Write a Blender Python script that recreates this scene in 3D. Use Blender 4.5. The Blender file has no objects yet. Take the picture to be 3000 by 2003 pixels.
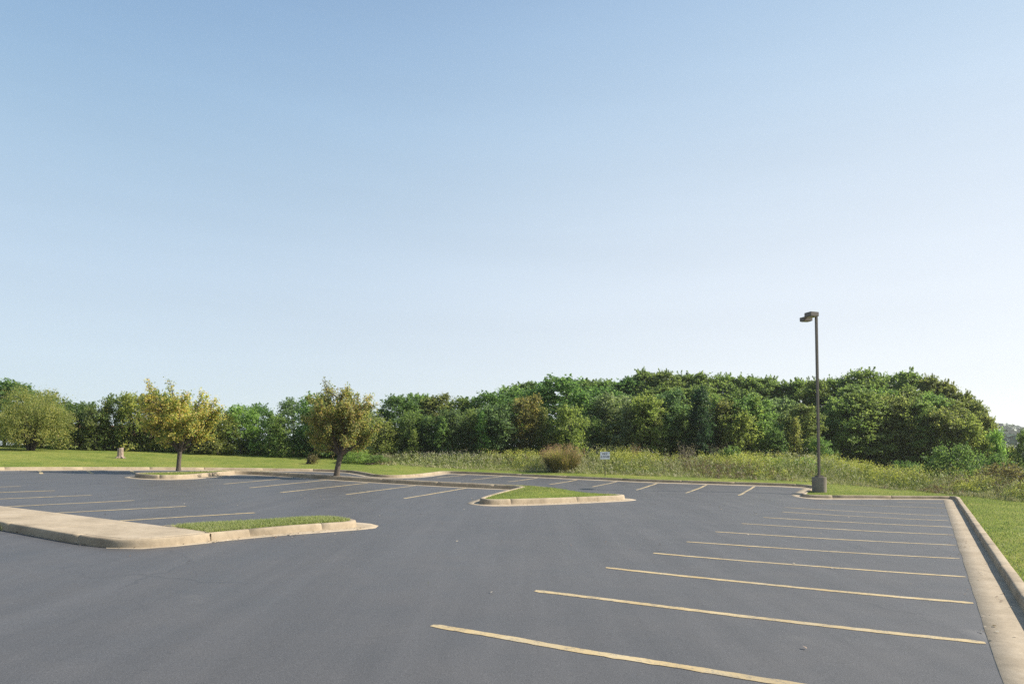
import bpy, bmesh, math, random
import numpy as np
from mathutils import Vector, Matrix
from mathutils.geometry import delaunay_2d_cdt

scene = bpy.context.scene
COL = scene.collection
rad = math.radians
TAU = math.tau
random.seed(7)

# ------------------------------------------------------------------ plan and terrain
# x right, y ahead of the camera, z up, metres.  The lot has its own axes:
# a runs along the right gutter, b runs across the lot towards its left side.
A=math.radians(31.3); D1=(math.sin(A),math.cos(A)); D2=(-math.cos(A),math.sin(A))
def W(a,b): return (a*D1[0]+b*D2[0], a*D1[1]+b*D2[1])
LOT_EDGE=[(-15,-.98),(20,-.98),(39.0,-.98),(39.3,-.75),(37.9,1.2),(36.4,3.2),(35.45,4.5),(35.2,5.0),(35.35,5.3),(36.0,5.3),(39.6,5.2),
 (36.8,13.4),(36.0,18.6),(35.2,23.6),(34.6,26.0),(32.8,25.6),(31.1,25.1),(29.6,24.85),(28.6,25.0),(28.25,25.6),(28.4,26.4),(29.0,27.3),(30.4,30.0),
 (29.2,32.3),(27.5,33.5),(24.9,35.2),(22.5,36.2),(18.4,37.5),(15.4,38.1),(5,39.3),(-15,41)]
def sst(a,b,x):
    t=np.clip((x-a)/(b-a),0,1); return t*t*(3-2*t)
def zlot_ab(a,b):
    t=np.clip((b-1)/1.5,-40,30)
    return .038*1.5*np.log1p(np.exp(t))+.045*1.5*np.log1p(np.exp(np.clip((a-33)/1.5,-40,30)))*sst(1,7,b) + .038*np.maximum(b-46,0) - .14*np.exp(-((a-34.5)/3)**2-((b-4.5)/2.5)**2)
def toab(x,y): return x*D1[0]+y*D1[1], x*D2[0]+y*D2[1]
def zlot(x,y):
    a,b=toab(np.asarray(x,float),np.asarray(y,float)); return zlot_ab(a,b)
POLY=np.array([W(*p) for p in LOT_EDGE])
def poly_dist(x,y,P=None):
    P=POLY if P is None else P
    x=np.asarray(x,float); y=np.asarray(y,float)
    best=np.full(x.shape,1e9); ins=np.zeros(x.shape,bool)
    n=len(P)
    for i in range(n):
        x0,y0=P[i]; x1,y1=P[(i+1)%n]
        ex,ey=x1-x0,y1-y0
        t=np.clip(((x-x0)*ex+(y-y0)*ey)/(ex*ex+ey*ey+1e-12),0,1)
        best=np.minimum(best,np.hypot(x-x0-t*ex,y-y0-t*ey))
        c=((y0>y)!=(y1>y))
        xi=x0+(y-y0)*(ex/(ey if abs(ey)>1e-12 else 1e-12))
        ins^=(c&(x<xi))
    return np.where(ins,-best,best)
def zout(x,y):
    x=np.asarray(x,float); y=np.asarray(y,float)
    a,b=toab(x,y); d=np.maximum(poly_dist(x,y),0)
    R=np.hypot(x,y); az=np.degrees(np.arctan2(x,y))
    z=zlot_ab(np.clip(a,-60,46),np.clip(b,-60,46))+.125+.03*sst(0.1,.7,d)
    z=z+.05*sst(15,34,b)*np.minimum(d,22)
    z=z-.03*np.minimum(d,60)*sst(0,-4,b)
    z=z-13*sst(75,260,R)
    w=np.exp(-((az-28)/14)**2)
    z=z+58*np.exp(-((R-930)/230)**2)*w+20*np.exp(-((R-430)/90)**2)*np.exp(-((az-34)/16)**2)
    z=z+30*sst(900,1500,R)*(1-w)*.6
    return z

def h_lot(a, b, off=0.0):
    x, y = W(a, b)
    return (x, y, float(zlot_ab(a, b)) + off)

# ------------------------------------------------------------------ object helpers
def tag(o, label=None, cat=None, group=None, kind=None):
    if label: o['label'] = label
    if cat: o['category'] = cat
    if group: o['group'] = group
    if kind: o['kind'] = kind
    return o

def empty(name, loc=(0, 0, 0), rz=0.0):
    o = bpy.data.objects.new(name, None)
    o.empty_display_size = .2
    o.location = loc
    o.rotation_euler = (0, 0, rz)
    COL.objects.link(o)
    return o

def mesh_np(name, V, F, smooth=False):
    """V (n,3); F a list of index arrays, each (m,k) with k 3 or 4."""
    me = bpy.data.meshes.new(name)
    V = np.asarray(V, np.float32)
    Fs = [np.asarray(f, np.int32) for f in F if len(f)]
    nl = sum(f.size for f in Fs); nf = sum(len(f) for f in Fs)
    me.vertices.add(len(V)); me.vertices.foreach_set('co', V.ravel())
    me.loops.add(nl); me.loops.foreach_set('vertex_index', np.concatenate([f.ravel() for f in Fs]))
    tot = np.concatenate([np.full(len(f), f.shape[1], np.int32) for f in Fs])
    st = np.concatenate([[0], np.cumsum(tot)[:-1]]).astype(np.int32)
    me.polygons.add(nf)
    me.polygons.foreach_set('loop_start', st)
    if smooth: me.polygons.foreach_set('use_smooth', np.ones(nf, bool))
    me.update(calc_edges=True)
    me.validate()
    return me

def link(name, me, mat, parent=None, loc=(0, 0, 0), slot_obj=False):
    if mat is not None and not me.materials: me.materials.append(mat)
    o = bpy.data.objects.new(name, me)
    COL.objects.link(o)
    o.location = loc
    if parent: o.parent = parent
    if slot_obj and mat is not None:
        o.material_slots[0].link = 'OBJECT'; o.material_slots[0].material = mat
    return o

def bm_obj(name, bm, mat, parent=None, loc=(0, 0, 0), smooth=False):
    me = bpy.data.meshes.new(name)
    if smooth:
        for f in bm.faces: f.smooth = True
    bm.to_mesh(me); bm.free()
    return link(name, me, mat, parent, loc)

class Tubes:
    """collects tapered tubes as numpy pieces"""
    def __init__(s): s.V = []; s.F = []; s.n = 0
    def tube(s, pts, radii, seg=7, cap=True):
        pts = np.asarray(pts, float); n = len(pts)
        d = np.gradient(pts, axis=0); d /= np.linalg.norm(d, axis=1)[:, None] + 1e-9
        ref = np.array([.31, .95, .05]) if abs(d[0, 2]) > .5 else np.array([0, 0, 1.])
        ang = np.linspace(0, TAU, seg, endpoint=False)
        for i in range(n):
            u = np.cross(d[i], ref); u /= np.linalg.norm(u) + 1e-9
            v = np.cross(d[i], u)
            s.V.append(pts[i] + radii[i] * (np.cos(ang)[:, None] * u + np.sin(ang)[:, None] * v))
        for i in range(n - 1):
            a = s.n + i * seg + np.arange(seg); b = s.n + i * seg + (np.arange(seg) + 1) % seg
            s.F.append(np.stack([a, b, b + seg, a + seg], 1))
        s.n += n * seg
        if cap:
            s.V.append(pts[-1:] + d[-1:] * radii[-1] * .5)
            k = s.n - seg
            s.F.append(np.stack([k + np.arange(seg), k + (np.arange(seg) + 1) % seg, np.full(seg, s.n)], 1))
            s.n += 1
    def mesh(s, name):
        q = [f for f in s.F if f.shape[1] == 4]; t = [f for f in s.F if f.shape[1] == 3]
        F = ([np.concatenate(q)] if q else []) + ([np.concatenate(t)] if t else [])
        return mesh_np(name, np.concatenate(s.V), F, smooth=True)

# ------------------------------------------------------------------ material helpers
class N:
    def __init__(s, name):
        s.m = bpy.data.materials.new(name); s.m.use_nodes = True
        s.t = s.m.node_tree; s.t.nodes.clear()
        s.out = s.t.nodes.new('ShaderNodeOutputMaterial')
    def n(s, typ, **kw):
        nd = s.t.nodes.new(typ)
        for k, v in kw.items():
            if k.startswith('_'): setattr(nd, k[1:], v)
            else: nd.inputs[k.replace('_', ' ')].default_value = v
        return nd
    def l(s, a, b): s.t.links.new(a, b)
    def ramp(s, fac, stops, interp='LINEAR'):
        r = s.n('ShaderNodeValToRGB'); cr = r.color_ramp; cr.interpolation = interp
        while len(cr.elements) < len(stops): cr.elements.new(.5)
        for e, (p, c) in zip(cr.elements, stops):
            e.position = p; e.color = (c[0], c[1], c[2], 1) if hasattr(c, '__len__') else (c, c, c, 1)
        s.l(fac, r.inputs['Fac']); return r.outputs['Color']
    def noise(s, vec, scale, detail=4, rough=.55, out='Fac'):
        t = s.n('ShaderNodeTexNoise', Scale=scale, Detail=detail, Roughness=rough)
        if vec is not None: s.l(vec, t.inputs['Vector'])
        return t.outputs[out]
    def mix(s, fac, a, b, mode='MIX'):
        m = s.n('ShaderNodeMix', _data_type='RGBA', _blend_type=mode)
        for sock, v in ((m.inputs['Factor'], fac), (m.inputs['A'], a), (m.inputs['B'], b)):
            if sock.name == 'Factor':
                sock = m.inputs[0]
            elif sock.name == 'A': sock = m.inputs[6]
            else: sock = m.inputs[7]
            if hasattr(v, 'is_output'): s.l(v, sock)
            elif hasattr(v, '__len__'): sock.default_value = (v[0], v[1], v[2], 1)
            else: sock.default_value = v
        return m.outputs[2]
    def math(s, op, a, b=0.0, c=0.0):
        m = s.n('ShaderNodeMath', _operation=op)
        for i, v in enumerate((a, b, c)):
            if hasattr(v, 'is_output'): s.l(v, m.inputs[i])
            else: m.inputs[i].default_value = v
        return m.outputs[0]
    def pos(s): return s.n('ShaderNodeNewGeometry').outputs['Position']
    def obj(s): return s.n('ShaderNodeTexCoord').outputs['Object']
    def bsdf(s, color, rough=.8, spec=.3, bump=None, strength=.3, dist=.02, metallic=0.0):
        p = s.n('ShaderNodeBsdfPrincipled'); p.inputs['Specular IOR Level'].default_value = spec
        p.inputs['Metallic'].default_value = metallic
        for k, v in (('Base Color', color), ('Roughness', rough)):
            if hasattr(v, 'is_output'): s.l(v, p.inputs[k])
            elif hasattr(v, '__len__'): p.inputs[k].default_value = (v[0], v[1], v[2], 1)
            else: p.inputs[k].default_value = v
        if bump is not None:
            b = s.n('ShaderNodeBump', Strength=strength, Distance=dist); s.l(bump, b.inputs['Height'])
            s.l(b.outputs[0], p.inputs['Normal'])
        return p.outputs[0]
    def done(s, sh):
        s.l(sh, s.out.inputs['Surface']); return s.m

def mat_asphalt():
    k = N('sealed asphalt'); p = k.pos()
    big = k.noise(p, .13, 5, .6); mid = k.noise(p, 1.1, 5, .6); fine = k.noise(p, 55, 3, .7); grit = k.noise(p, 95, 2, .6)
    v = k.math('ADD', k.math('MULTIPLY', big, .5), k.math('MULTIPLY', mid, .5))
    c = k.ramp(v, [(.3, (.065, .0625, .0615)), (.52, (.079, .076, .0748)), (.72, (.091, .0875, .0855))])
    c = k.mix(.75, c, k.ramp(grit, [(.28, .3), (.5, .5), (.74, .75)]), 'OVERLAY')
    c = k.mix(.35, c, k.ramp(fine, [(.3, .3), (.5, .5), (.7, .68)]), 'OVERLAY')
    # long faint streaks left by the sealing squeegee, along the lot
    mp = k.n('ShaderNodeMapping'); mp.inputs['Rotation'].default_value = (0, 0, rad(31.3)); mp.inputs['Scale'].default_value = (2.2, .12, 1)
    k.l(p, mp.inputs['Vector'])
    st = k.noise(mp.outputs[0], 1.0, 4, .6)
    c = k.mix(.4, c, k.ramp(st, [(.3, .38), (.7, .62)]), 'OVERLAY')
    # hairline cracks
    wv = k.n('ShaderNodeVectorMath', _operation='ADD'); k.l(p, wv.inputs[0])
    nz = k.n('ShaderNodeTexNoise', Scale=.7, Detail=4.0); k.l(p, nz.inputs['Vector'])
    sc = k.n('ShaderNodeVectorMath', _operation='SCALE'); sc.inputs['Scale'].default_value = 1.6
    k.l(nz.outputs['Color'], sc.inputs[0]); k.l(sc.outputs[0], wv.inputs[1])
    vo = k.n('ShaderNodeTexVoronoi', Scale=.16, _feature='DISTANCE_TO_EDGE'); k.l(wv.outputs[0], vo.inputs['Vector'])
    ck = k.ramp(vo.outputs['Distance'], [(.0, 1), (.0022, .8), (.0045, 0)])
    gate = k.ramp(k.noise(p, .25, 2), [(.5, 0), (.62, 1)])
    c = k.mix(k.math('MULTIPLY', k.math('MULTIPLY', ck, gate), .42), c, (.035, .035, .037))
    # a few paler dusty patches
    du = k.ramp(k.noise(p, .42, 6, .7), [(.62, 0), (.78, 1)])
    c = k.mix(k.math('MULTIPLY', du, .25), c, (.19, .18, .165))
    ro = k.ramp(mid, [(.3, .48), (.7, .60)])
    h = k.math('ADD', k.math('MULTIPLY', fine, .6), k.math('MULTIPLY', grit, .5))
    return k.done(k.bsdf(c, ro, .36, h, .35, .006))

def mat_concrete(name, base=(.32, .257, .178), dark=(.20, .158, .108), lite=(.385, .318, .228)):
    k = N(name); p = k.pos()
    a = k.noise(p, 1.3, 6, .62); b = k.noise(p, 9, 5, .65); f = k.noise(p, 90, 3, .7)
    c = k.ramp(a, [(.28, dark), (.5, base), (.75, lite)])
    c = k.mix(.5, c, k.ramp(b, [(.25, .36), (.5, .5), (.75, .62)]), 'OVERLAY')
    c = k.mix(.3, c, k.ramp(f, [(.3, .3), (.7, .7)]), 'OVERLAY')
    sp_ = k.ramp(k.noise(p, 3.1, 7, .75), [(.58, 0), (.70, 1)])
    c = k.mix(k.math('MULTIPLY', sp_, .5), c, (.13, .11, .085))
    return k.done(k.bsdf(c, .9, .2, k.math('ADD', b, k.math('MULTIPLY', f, .5)), .35, .008))

def mat_paint():
    k = N('worn yellow road paint'); p = k.pos()
    a = k.noise(p, 2.2, 5, .6); f = k.noise(p, 38, 4, .75); g = k.noise(p, 7, 5, .7)
    c = k.ramp(a, [(.3, (.38, .28, .135)), (.55, (.46, .355, .19)), (.75, (.52, .43, .27))])
    fade = k.ramp(k.noise(p, .55, 3, .6), [(.42, 0), (.66, 1)])
    c = k.mix(k.math('MULTIPLY', fade, .45), c, (.20, .18, .145))
    wear = k.ramp(k.math('ADD', k.math('MULTIPLY', f, .55), k.math('MULTIPLY', g, .45)), [(.50, 0), (.60, 1)])
    c = k.mix(k.math('MULTIPLY', wear, .75), c, (.15, .14, .12))
    return k.done(k.bsdf(c, .75, .3, f, .3, .004))

def mat_turf(name, dry=.0):
    k = N(name); p = k.pos()
    a = k.noise(p, .35, 5, .6); b = k.noise(p, 2.4, 5, .65); f = k.noise(p, 26, 4, .7)
    v = k.math('ADD', k.math('ADD', k.math('MULTIPLY', a, .5), k.math('MULTIPLY', b, .35)), k.math('MULTIPLY', f, .15))
    c = k.ramp(v, [(.33 - dry, (.085, .125, .022)), (.47 - dry, (.140, .175, .034)), (.58 - dry, (.205, .215, .050)), (.70 - dry, (.275, .245, .075))])
    c = k.mix(.5, c, k.ramp(f, [(.25, .25), (.5, .5), (.75, .72)]), 'OVERLAY')
    return k.done(k.bsdf(c, .95, .08, k.math('ADD', b, f), .8, .05))

def leafy(name, cols, trans=.48, noise_scale=.7, hue_var=.02, val_var=.22, rough=.55, spec=.28):
    """leaf colour: varies leaf by leaf, in patches through the crown and tree by tree"""
    k = N(name)
    isl = k.n('ShaderNodeNewGeometry').outputs['Random Per Island']
    nz = k.noise(k.obj(), noise_scale, 4, .6)
    v = k.math('ADD', k.math('MULTIPLY', isl, .5), k.math('MULTIPLY', nz, .5))
    n = len(cols); c = k.ramp(v, [(.22 + .56 * i / max(1, n - 1), cc) for i, cc in enumerate(cols)])
    hs = k.n('ShaderNodeHueSaturation', Saturation=.84)
    rnd = k.n('ShaderNodeObjectInfo').outputs['Random']
    k.l(k.math('ADD', k.math('MULTIPLY', rnd, hue_var * 2), .5 - hue_var), hs.inputs['Hue'])
    k.l(k.math('ADD', k.math('MULTIPLY', rnd, val_var), 1 - val_var / 2), hs.inputs['Value'])
    k.l(c, hs.inputs['Color'])
    col = hs.outputs[0]
    a = k.bsdf(col, rough, spec)
    tr = k.n('ShaderNodeBsdfTranslucent'); k.l(k.mix(1.0, col, (1.08, 1.15, .68), 'MULTIPLY'), tr.inputs['Color'])
    m = k.n('ShaderNodeMixShader', Fac=trans); k.l(a, m.inputs[1]); k.l(tr.outputs[0], m.inputs[2])
    return k.done(m.outputs[0])

def mat_bark(name, c1, c2):
    k = N(name); p = k.obj()
    mp = k.n('ShaderNodeMapping'); mp.inputs['Scale'].default_value = (1, 1, .22); k.l(p, mp.inputs['Vector'])
    f = k.noise(mp.outputs[0], 30, 5, .7)
    return k.done(k.bsdf(k.ramp(f, [(.3, c1), (.68, c2)]), .9, .15, f, .7, .02))

def mat_plain(name, col, rough=.5, spec=.4, metallic=0.0, var=.12, scale=6):
    k = N(name); f = k.noise(k.obj(), scale, 5, .6)
    c = k.ramp(f, [(.3, tuple(x * (1 - var) for x in col)), (.7, tuple(x * (1 + var) for x in col))])
    return k.done(k.bsdf(c, rough, spec, f, .05, .003, metallic))

M = {}
M['asphalt'] = mat_asphalt()
M['kerb'] = mat_concrete('weathered kerb concrete')
M['walk'] = mat_concrete('sidewalk concrete', (.35, .283, .198), (.27, .217, .15), (.405, .335, .245))
M['footing'] = mat_concrete('grey footing concrete', (.20, .175, .135), (.13, .115, .088), (.25, .22, .175))
M['paint'] = mat_paint()
M['turf'] = mat_turf('mown turf')
M['blade'] = leafy('grass blades', [(.10, .16, .026), (.17, .24, .042), (.255, .30, .066), (.37, .34, .13)], .45, .45, .0, .0, .6, .15)
M['isl_blade'] = leafy('long island grass', [(.17, .22, .05), (.26, .31, .08), (.37, .40, .14), (.52, .48, .26)], .5, 1.2, .0, .0, .6, .15)
LEAF = {
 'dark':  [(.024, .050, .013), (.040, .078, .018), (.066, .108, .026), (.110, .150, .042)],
 'mid':   [(.034, .062, .015), (.058, .096, .021), (.088, .130, .030), (.140, .180, .048)],
 'green': [(.036, .064, .016), (.062, .096, .023), (.094, .132, .033), (.145, .180, .050)],
 'lime':  [(.046, .088, .014), (.080, .135, .021), (.120, .178, .031), (.18, .23, .05)],
 'olive': [(.040, .060, .016), (.070, .090, .022), (.106, .122, .032), (.165, .165, .050)],
 'yellowgreen': [(.048, .074, .014), (.084, .112, .020), (.126, .150, .029), (.19, .20, .048)],
 'gold':  [(.050, .076, .016), (.095, .112, .020), (.165, .155, .027), (.28, .225, .036)],
 'amber': [(.050, .064, .017), (.090, .096, .024), (.14, .128, .034), (.21, .165, .046)],
 'blue':  [(.026, .052, .018), (.044, .080, .028), (.070, .112, .042), (.115, .155, .068)],
 'grey':  [(.044, .066, .028), (.072, .098, .040), (.108, .138, .060), (.17, .195, .098)],
 'ivy':   [(.007, .020, .010), (.012, .032, .015), (.022, .052, .026), (.06, .095, .058)],
 'russet':[(.050, .040, .018), (.078, .058, .027), (.105, .080, .036), (.10, .10, .036)],
 'bush':  [(.046, .066, .015), (.090, .105, .021), (.15, .15, .030), (.24, .19, .04)],
 'twig':  [(.12, .095, .075), (.17, .14, .11), (.23, .19, .155), (.28, .235, .19)],
 'rust':  [(.12, .06, .04), (.17, .09, .055), (.21, .125, .08), (.24, .16, .10)],
 'pear_gold': [(.050, .085, .014), (.105, .135, .018), (.22, .19, .022), (.31, .22, .030), (.27, .155, .05)],
 'pear_russet': [(.040, .062, .013), (.078, .102, .018), (.145, .130, .026), (.20, .15, .034), (.20, .11, .048)],
}
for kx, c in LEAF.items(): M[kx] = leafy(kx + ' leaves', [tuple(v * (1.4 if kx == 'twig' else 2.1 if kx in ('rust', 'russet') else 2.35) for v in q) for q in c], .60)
M['bark'] = mat_bark('grey brown bark', (.045, .036, .028), (.15, .125, .10))
M['darkbark'] = mat_bark('dark bark', (.022, .018, .015), (.085, .072, .06))
M['deadwood'] = mat_bark('bleached stump wood', (.16, .115, .085), (.40, .31, .25))
M['bronze'] = mat_plain('dark bronze lamp metal', (.115, .092, .072), .45, .5, .0, .1, 3)
M['lens'] = mat_plain('dull lamp lens', (.42, .38, .27), .3, .5)
M['signwhite'] = mat_plain('white sign sheet', (.82, .81, .79), .45, .4, 0, .04, 3)
M['signink'] = mat_plain('navy sign lettering', (.02, .026, .05), .5, .3)
M['postgreen'] = mat_plain('dark green steel post', (.035, .042, .022), .55, .4)
M['roof'] = mat_plain('brown roof shingles', (.17, .085, .06), .9, .1, 0, .25, 2)
M['brick'] = mat_plain('brown brick', (.24, .13, .09), .9, .1, 0, .2, 4)
M['pane'] = mat_plain('dark window glass', (.03, .035, .04), .1, .6)
M['forest'] = leafy('distant forest', [(.022, .05, .016), (.034, .072, .022), (.054, .095, .028), (.08, .12, .036)], .0, .05)
M['litter'] = leafy('fallen leaves', [(.16, .09, .045), (.26, .17, .09), (.40, .32, .2), (.5, .43, .3)], .1)

SKY_S, SKY_K, SUN_S, EXPO, HAZE_D = .10, 5.6, 5.0, .85, .00022
# ------------------------------------------------------------------ ground: lawn sheet to the horizon, asphalt sheet inside its edge
def resample(P, step, closed):
    P = [np.array(p, float) for p in P]
    out = []
    n = len(P)
    for i in range(n if closed else n - 1):
        p, q = P[i], P[(i + 1) % n]
        m = max(1, int(round(np.linalg.norm(q - p) / step)))
        for j in range(m): out.append(p + (q - p) * j / m)
    if not closed: out.append(P[-1])
    return np.array(out)

def chaikin(P, closed, it=2, keep=()):
    P = [np.array(p, float) for p in P]
    for _ in range(it):
        Q = []
        n = len(P)
        if not closed: Q.append(P[0])
        for i in range(n if closed else n - 1):
            p, q = P[i], P[(i + 1) % n]
            L = np.linalg.norm(q - p); t = min(.25, .45 / max(L, 1e-6))
            Q += [p + (q - p) * t, q - (q - p) * t]
        if not closed: Q.append(P[-1])
        P = Q
    return np.array(P)

def offset(P, d, closed):
    """shift a polyline to its right-hand side by d (d may be an array)"""
    n = len(P); d = np.broadcast_to(np.asarray(d, float), (n,))
    if closed: nx, pv = np.roll(P, -1, 0), np.roll(P, 1, 0)
    else:
        nx = np.vstack([P[1:], P[-1:] * 2 - P[-2:-1]]); pv = np.vstack([P[:1] * 2 - P[1:2], P[:-1]])
    e1 = P - pv; e2 = nx - P
    e1 /= np.linalg.norm(e1, axis=1)[:, None] + 1e-9; e2 /= np.linalg.norm(e2, axis=1)[:, None] + 1e-9
    n1 = np.stack([e1[:, 1], -e1[:, 0]], 1); n2 = np.stack([e2[:, 1], -e2[:, 0]], 1)
    m = n1 + n2; m /= np.linalg.norm(m, axis=1)[:, None] + 1e-9
    c = np.clip((m * n1).sum(1), .45, 1)
    return P + m * (d / c)[:, None]

def cdt_mesh(name, pts, loops, keep, zf):
    """constrained triangulation of points and closed loops; keep(cx, cy) picks triangles"""
    vs, es = [], []
    for L in loops:
        k = len(vs); m = len(L)
        vs += [Vector((float(p[0]), float(p[1]))) for p in L]
        es += [(k + i, k + (i + 1) % m) for i in range(m)]
    vs += [Vector((float(p[0]), float(p[1]))) for p in pts]
    rv, re, rf, *_ = delaunay_2d_cdt(vs, es, [], 0, 1e-5)
    V = np.array([(v.x, v.y) for v in rv]); Fc = np.array([f for f in rf if len(f) == 3])
    c = V[Fc].mean(1)
    Fc = Fc[keep(c[:, 0], c[:, 1])]
    used, inv = np.unique(Fc, return_inverse=True)
    Fc = inv.reshape(Fc.shape); V = V[used]
    a, b, c = V[Fc[:, 0]], V[Fc[:, 1]], V[Fc[:, 2]]
    cr = (b[:, 0] - a[:, 0]) * (c[:, 1] - a[:, 1]) - (b[:, 1] - a[:, 1]) * (c[:, 0] - a[:, 0])
    Fc[cr < 0] = Fc[cr < 0][:, ::-1]
    return mesh_np(name, np.column_stack([V, zf(V[:, 0], V[:, 1])]), [Fc], smooth=True)

edge_ab = chaikin(LOT_EDGE[1:-1], False, 1)
edge_ab = np.vstack([LOT_EDGE[:1], edge_ab, LOT_EDGE[-1:]])
FACE = np.array([W(*p) for p in resample(edge_ab, .6, False)])     # foot of the kerb face; lawn lies to the right
POLYF = FACE
lot_ring = offset(FACE, .06, False)
lawn_ring = offset(FACE, .10, False)
rg = np.random.default_rng(3)

gx, gy = np.meshgrid(np.arange(-44, 46, 1.0), np.arange(-16, 50, 1.0))
P = np.column_stack([gx.ravel(), gy.ravel()]) + rg.uniform(-.2, .2, (gx.size, 2))
dd = poly_dist(P[:, 0], P[:, 1], lot_ring)
me = cdt_mesh('parking_lot', P[dd < -.3], [lot_ring], lambda x, y: poly_dist(x, y, lot_ring) < 0, zlot)
lot = link('parking_lot', me, M['asphalt'])
tag(lot, kind='structure')

def ground_pts():
    out = []
    gx, gy = np.meshgrid(np.arange(-60, 60, 1.25), np.arange(-24, 75, 1.25))
    p = np.column_stack([gx.ravel(), gy.ravel()]) + rg.uniform(-.25, .25, (gx.size, 2))
    d = poly_dist(p[:, 0], p[:, 1], lawn_ring)
    out.append(p[(d > .5)])
    d2 = rg.uniform(0, 1, (1, 2))
    for off in (.25, .5, .9):
        out.append(offset(FACE, .10 + off, False)[::1])
    r = 90.0
    while r < 1560:
        m = int(np.clip(TAU * r / (r * .07), 60, 120)); t = np.linspace(0, TAU, m, endpoint=False) + rg.uniform(0, 1)
        out.append(np.column_stack([r * np.sin(t), r * np.cos(t)])); r *= 1.06
    q = np.concatenate(out)
    d = poly_dist(q[:, 0], q[:, 1], lawn_ring)
    return q[d > .12]
t = np.linspace(0, TAU, 96, endpoint=False)
rim = np.column_stack([1600 * np.sin(t), 1600 * np.cos(t)])
me = cdt_mesh('lawn', ground_pts(), [lawn_ring, rim], lambda x, y: poly_dist(x, y, lawn_ring) > 0, zout)
lawn = link('lawn', me, M['turf'])
tag(lawn, kind='structure')

# ------------------------------------------------------------------ kerbs and gutters
KERB_PROF = [(0.0, -.03), (.004, .0), (.016, .085), (.026, .125), (.040, .146), (.062, .152), (.165, .150), (.178, .142), (.182, .09)]

def kerb_mesh(P, closed, height=1.0, joint=3.05, prof=KERB_PROF, phase=.4):
    """sweep the kerb profile along the foot line P with tooled joints"""
    n = len(P)
    seg = np.linalg.norm(np.diff(np.vstack([P, P[:1]]) if closed else P, axis=0), axis=1)
    s = np.concatenate([[0], np.cumsum(seg)])
    tot = s[-1]
    S = list(s[:-1] if closed else s)
    G = [0.0] * len(S)
    x = phase * joint
    while x < tot - .2:
        for dx, g in ((-.009, 0), (-.005, 1), (.005, 1), (.009, 0)):
            S.append(x + dx); G.append(g)
        x += joint * rg.uniform(.9, 1.1)
    o = np.argsort(S); S = np.array(S)[o]; G = np.array(G)[o]
    PP = np.vstack([P, P[:1]]) if closed else P
    Q = np.column_stack([np.interp(S, s, PP[:, 0]), np.interp(S, s, PP[:, 1])])
    wob = np.interp(S, np.arange(0, tot + 2, 1.1), rg.normal(0, .004, len(np.arange(0, tot + 2, 1.1))))
    rings = []
    for (dx, dz) in prof:
        inner = dx + G * (.008 if dz > 0 and dx < .1 else 0)
        R = offset(Q, inner + wob, closed)
        z = zlot(Q[:, 0], Q[:, 1]) + dz * (height if dz > 0 else 1) - G * (.008 if dz > .1 else 0)
        rings.append(np.column_stack([R, z]))
    m, k = len(Q), len(prof)
    V = np.stack(rings, 1).reshape(-1, 3)
    F = []
    for i in range(m if closed else m - 1):
        a, b = i * k, ((i + 1) % m) * k
        for j in range(k - 1): F.append((a + j, b + j, b + j + 1, a + j + 1))
    return mesh_np('kerb', V, [np.array(F)], smooth=False)

def apron_mesh(P, closed, width, name='gutter'):
    """thin concrete pan in front of the kerb, its outer edge just proud of the asphalt"""
    n = len(P); w = np.broadcast_to(np.asarray(width, float), (n,)).copy()
    jit = rg.normal(0, .006, n)
    O = offset(P, -(w + jit), closed); I = offset(P, .012, closed); Mid = offset(P, -w * .5, closed)
    rows = []
    for R, dz in ((I, .010), (Mid, .0085), (O, .008), (offset(P, -(w + jit + .01), closed), -.01)):
        rows.append(np.column_stack([R, zlot(R[:, 0], R[:, 1]) + dz]))
    V = np.stack(rows, 1).reshape(-1, 3); F = []
    for i in range(n if closed else n - 1):
        a, b = i * 4, ((i + 1) % n) * 4
        for j in range(3): F.append((a + j + 1, b + j + 1, b + j, a + j))
    return mesh_np(name, V, [np.array(F)])

kerb = link('kerb', kerb_mesh(FACE, False), M['kerb'])
tag(kerb, kind='structure')
link('gutter', apron_mesh(FACE, False, .47), M['walk'], kerb)

# ------------------------------------------------------------------ painted stall lines (paint on the asphalt)
def painted_line(p0, p1, w=.125, frag=None):
    x0, y0 = W(*p0); x1, y1 = W(*p1)
    L = math.hypot(x1 - x0, y1 - y0); n = max(4, int(L / .09))
    t = np.linspace(0, 1, n)
    tx, ty = (x1 - x0) / L, (y1 - y0) / L
    nx, ny = -ty, tx
    wander = np.interp(t, np.linspace(0, 1, 7), rg.normal(0, .012, 7))
    e1 = w / 2 + rg.normal(0, .007, n); e2 = w / 2 + rg.normal(0, .007, n)
    e1[:1] *= .6; e2[:1] *= .6; e1[-1:] *= .6; e2[-1:] *= .6
    rows = []
    for s in (e1 + wander, e1 * .3 + wander, -e2 * .3 + wander, -e2 + wander):
        X = x0 + t * (x1 - x0) + nx * s; Y = y0 + t * (y1 - y0) + ny * s
        rows.append(np.column_stack([X, Y, zlot(X, Y) + .0045]))
    V = np.stack(rows, 1).reshape(-1, 3)
    F = []
    for i in range(n - 1):
        for j in range(3):
            a = i * 4 + j; b = a + 4
            F.append((a + 1, b + 1, b, a))
    me = mesh_np('painted_line', V, [np.array(F)])
    return link('painted_line', me, M['paint'], lot)

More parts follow.
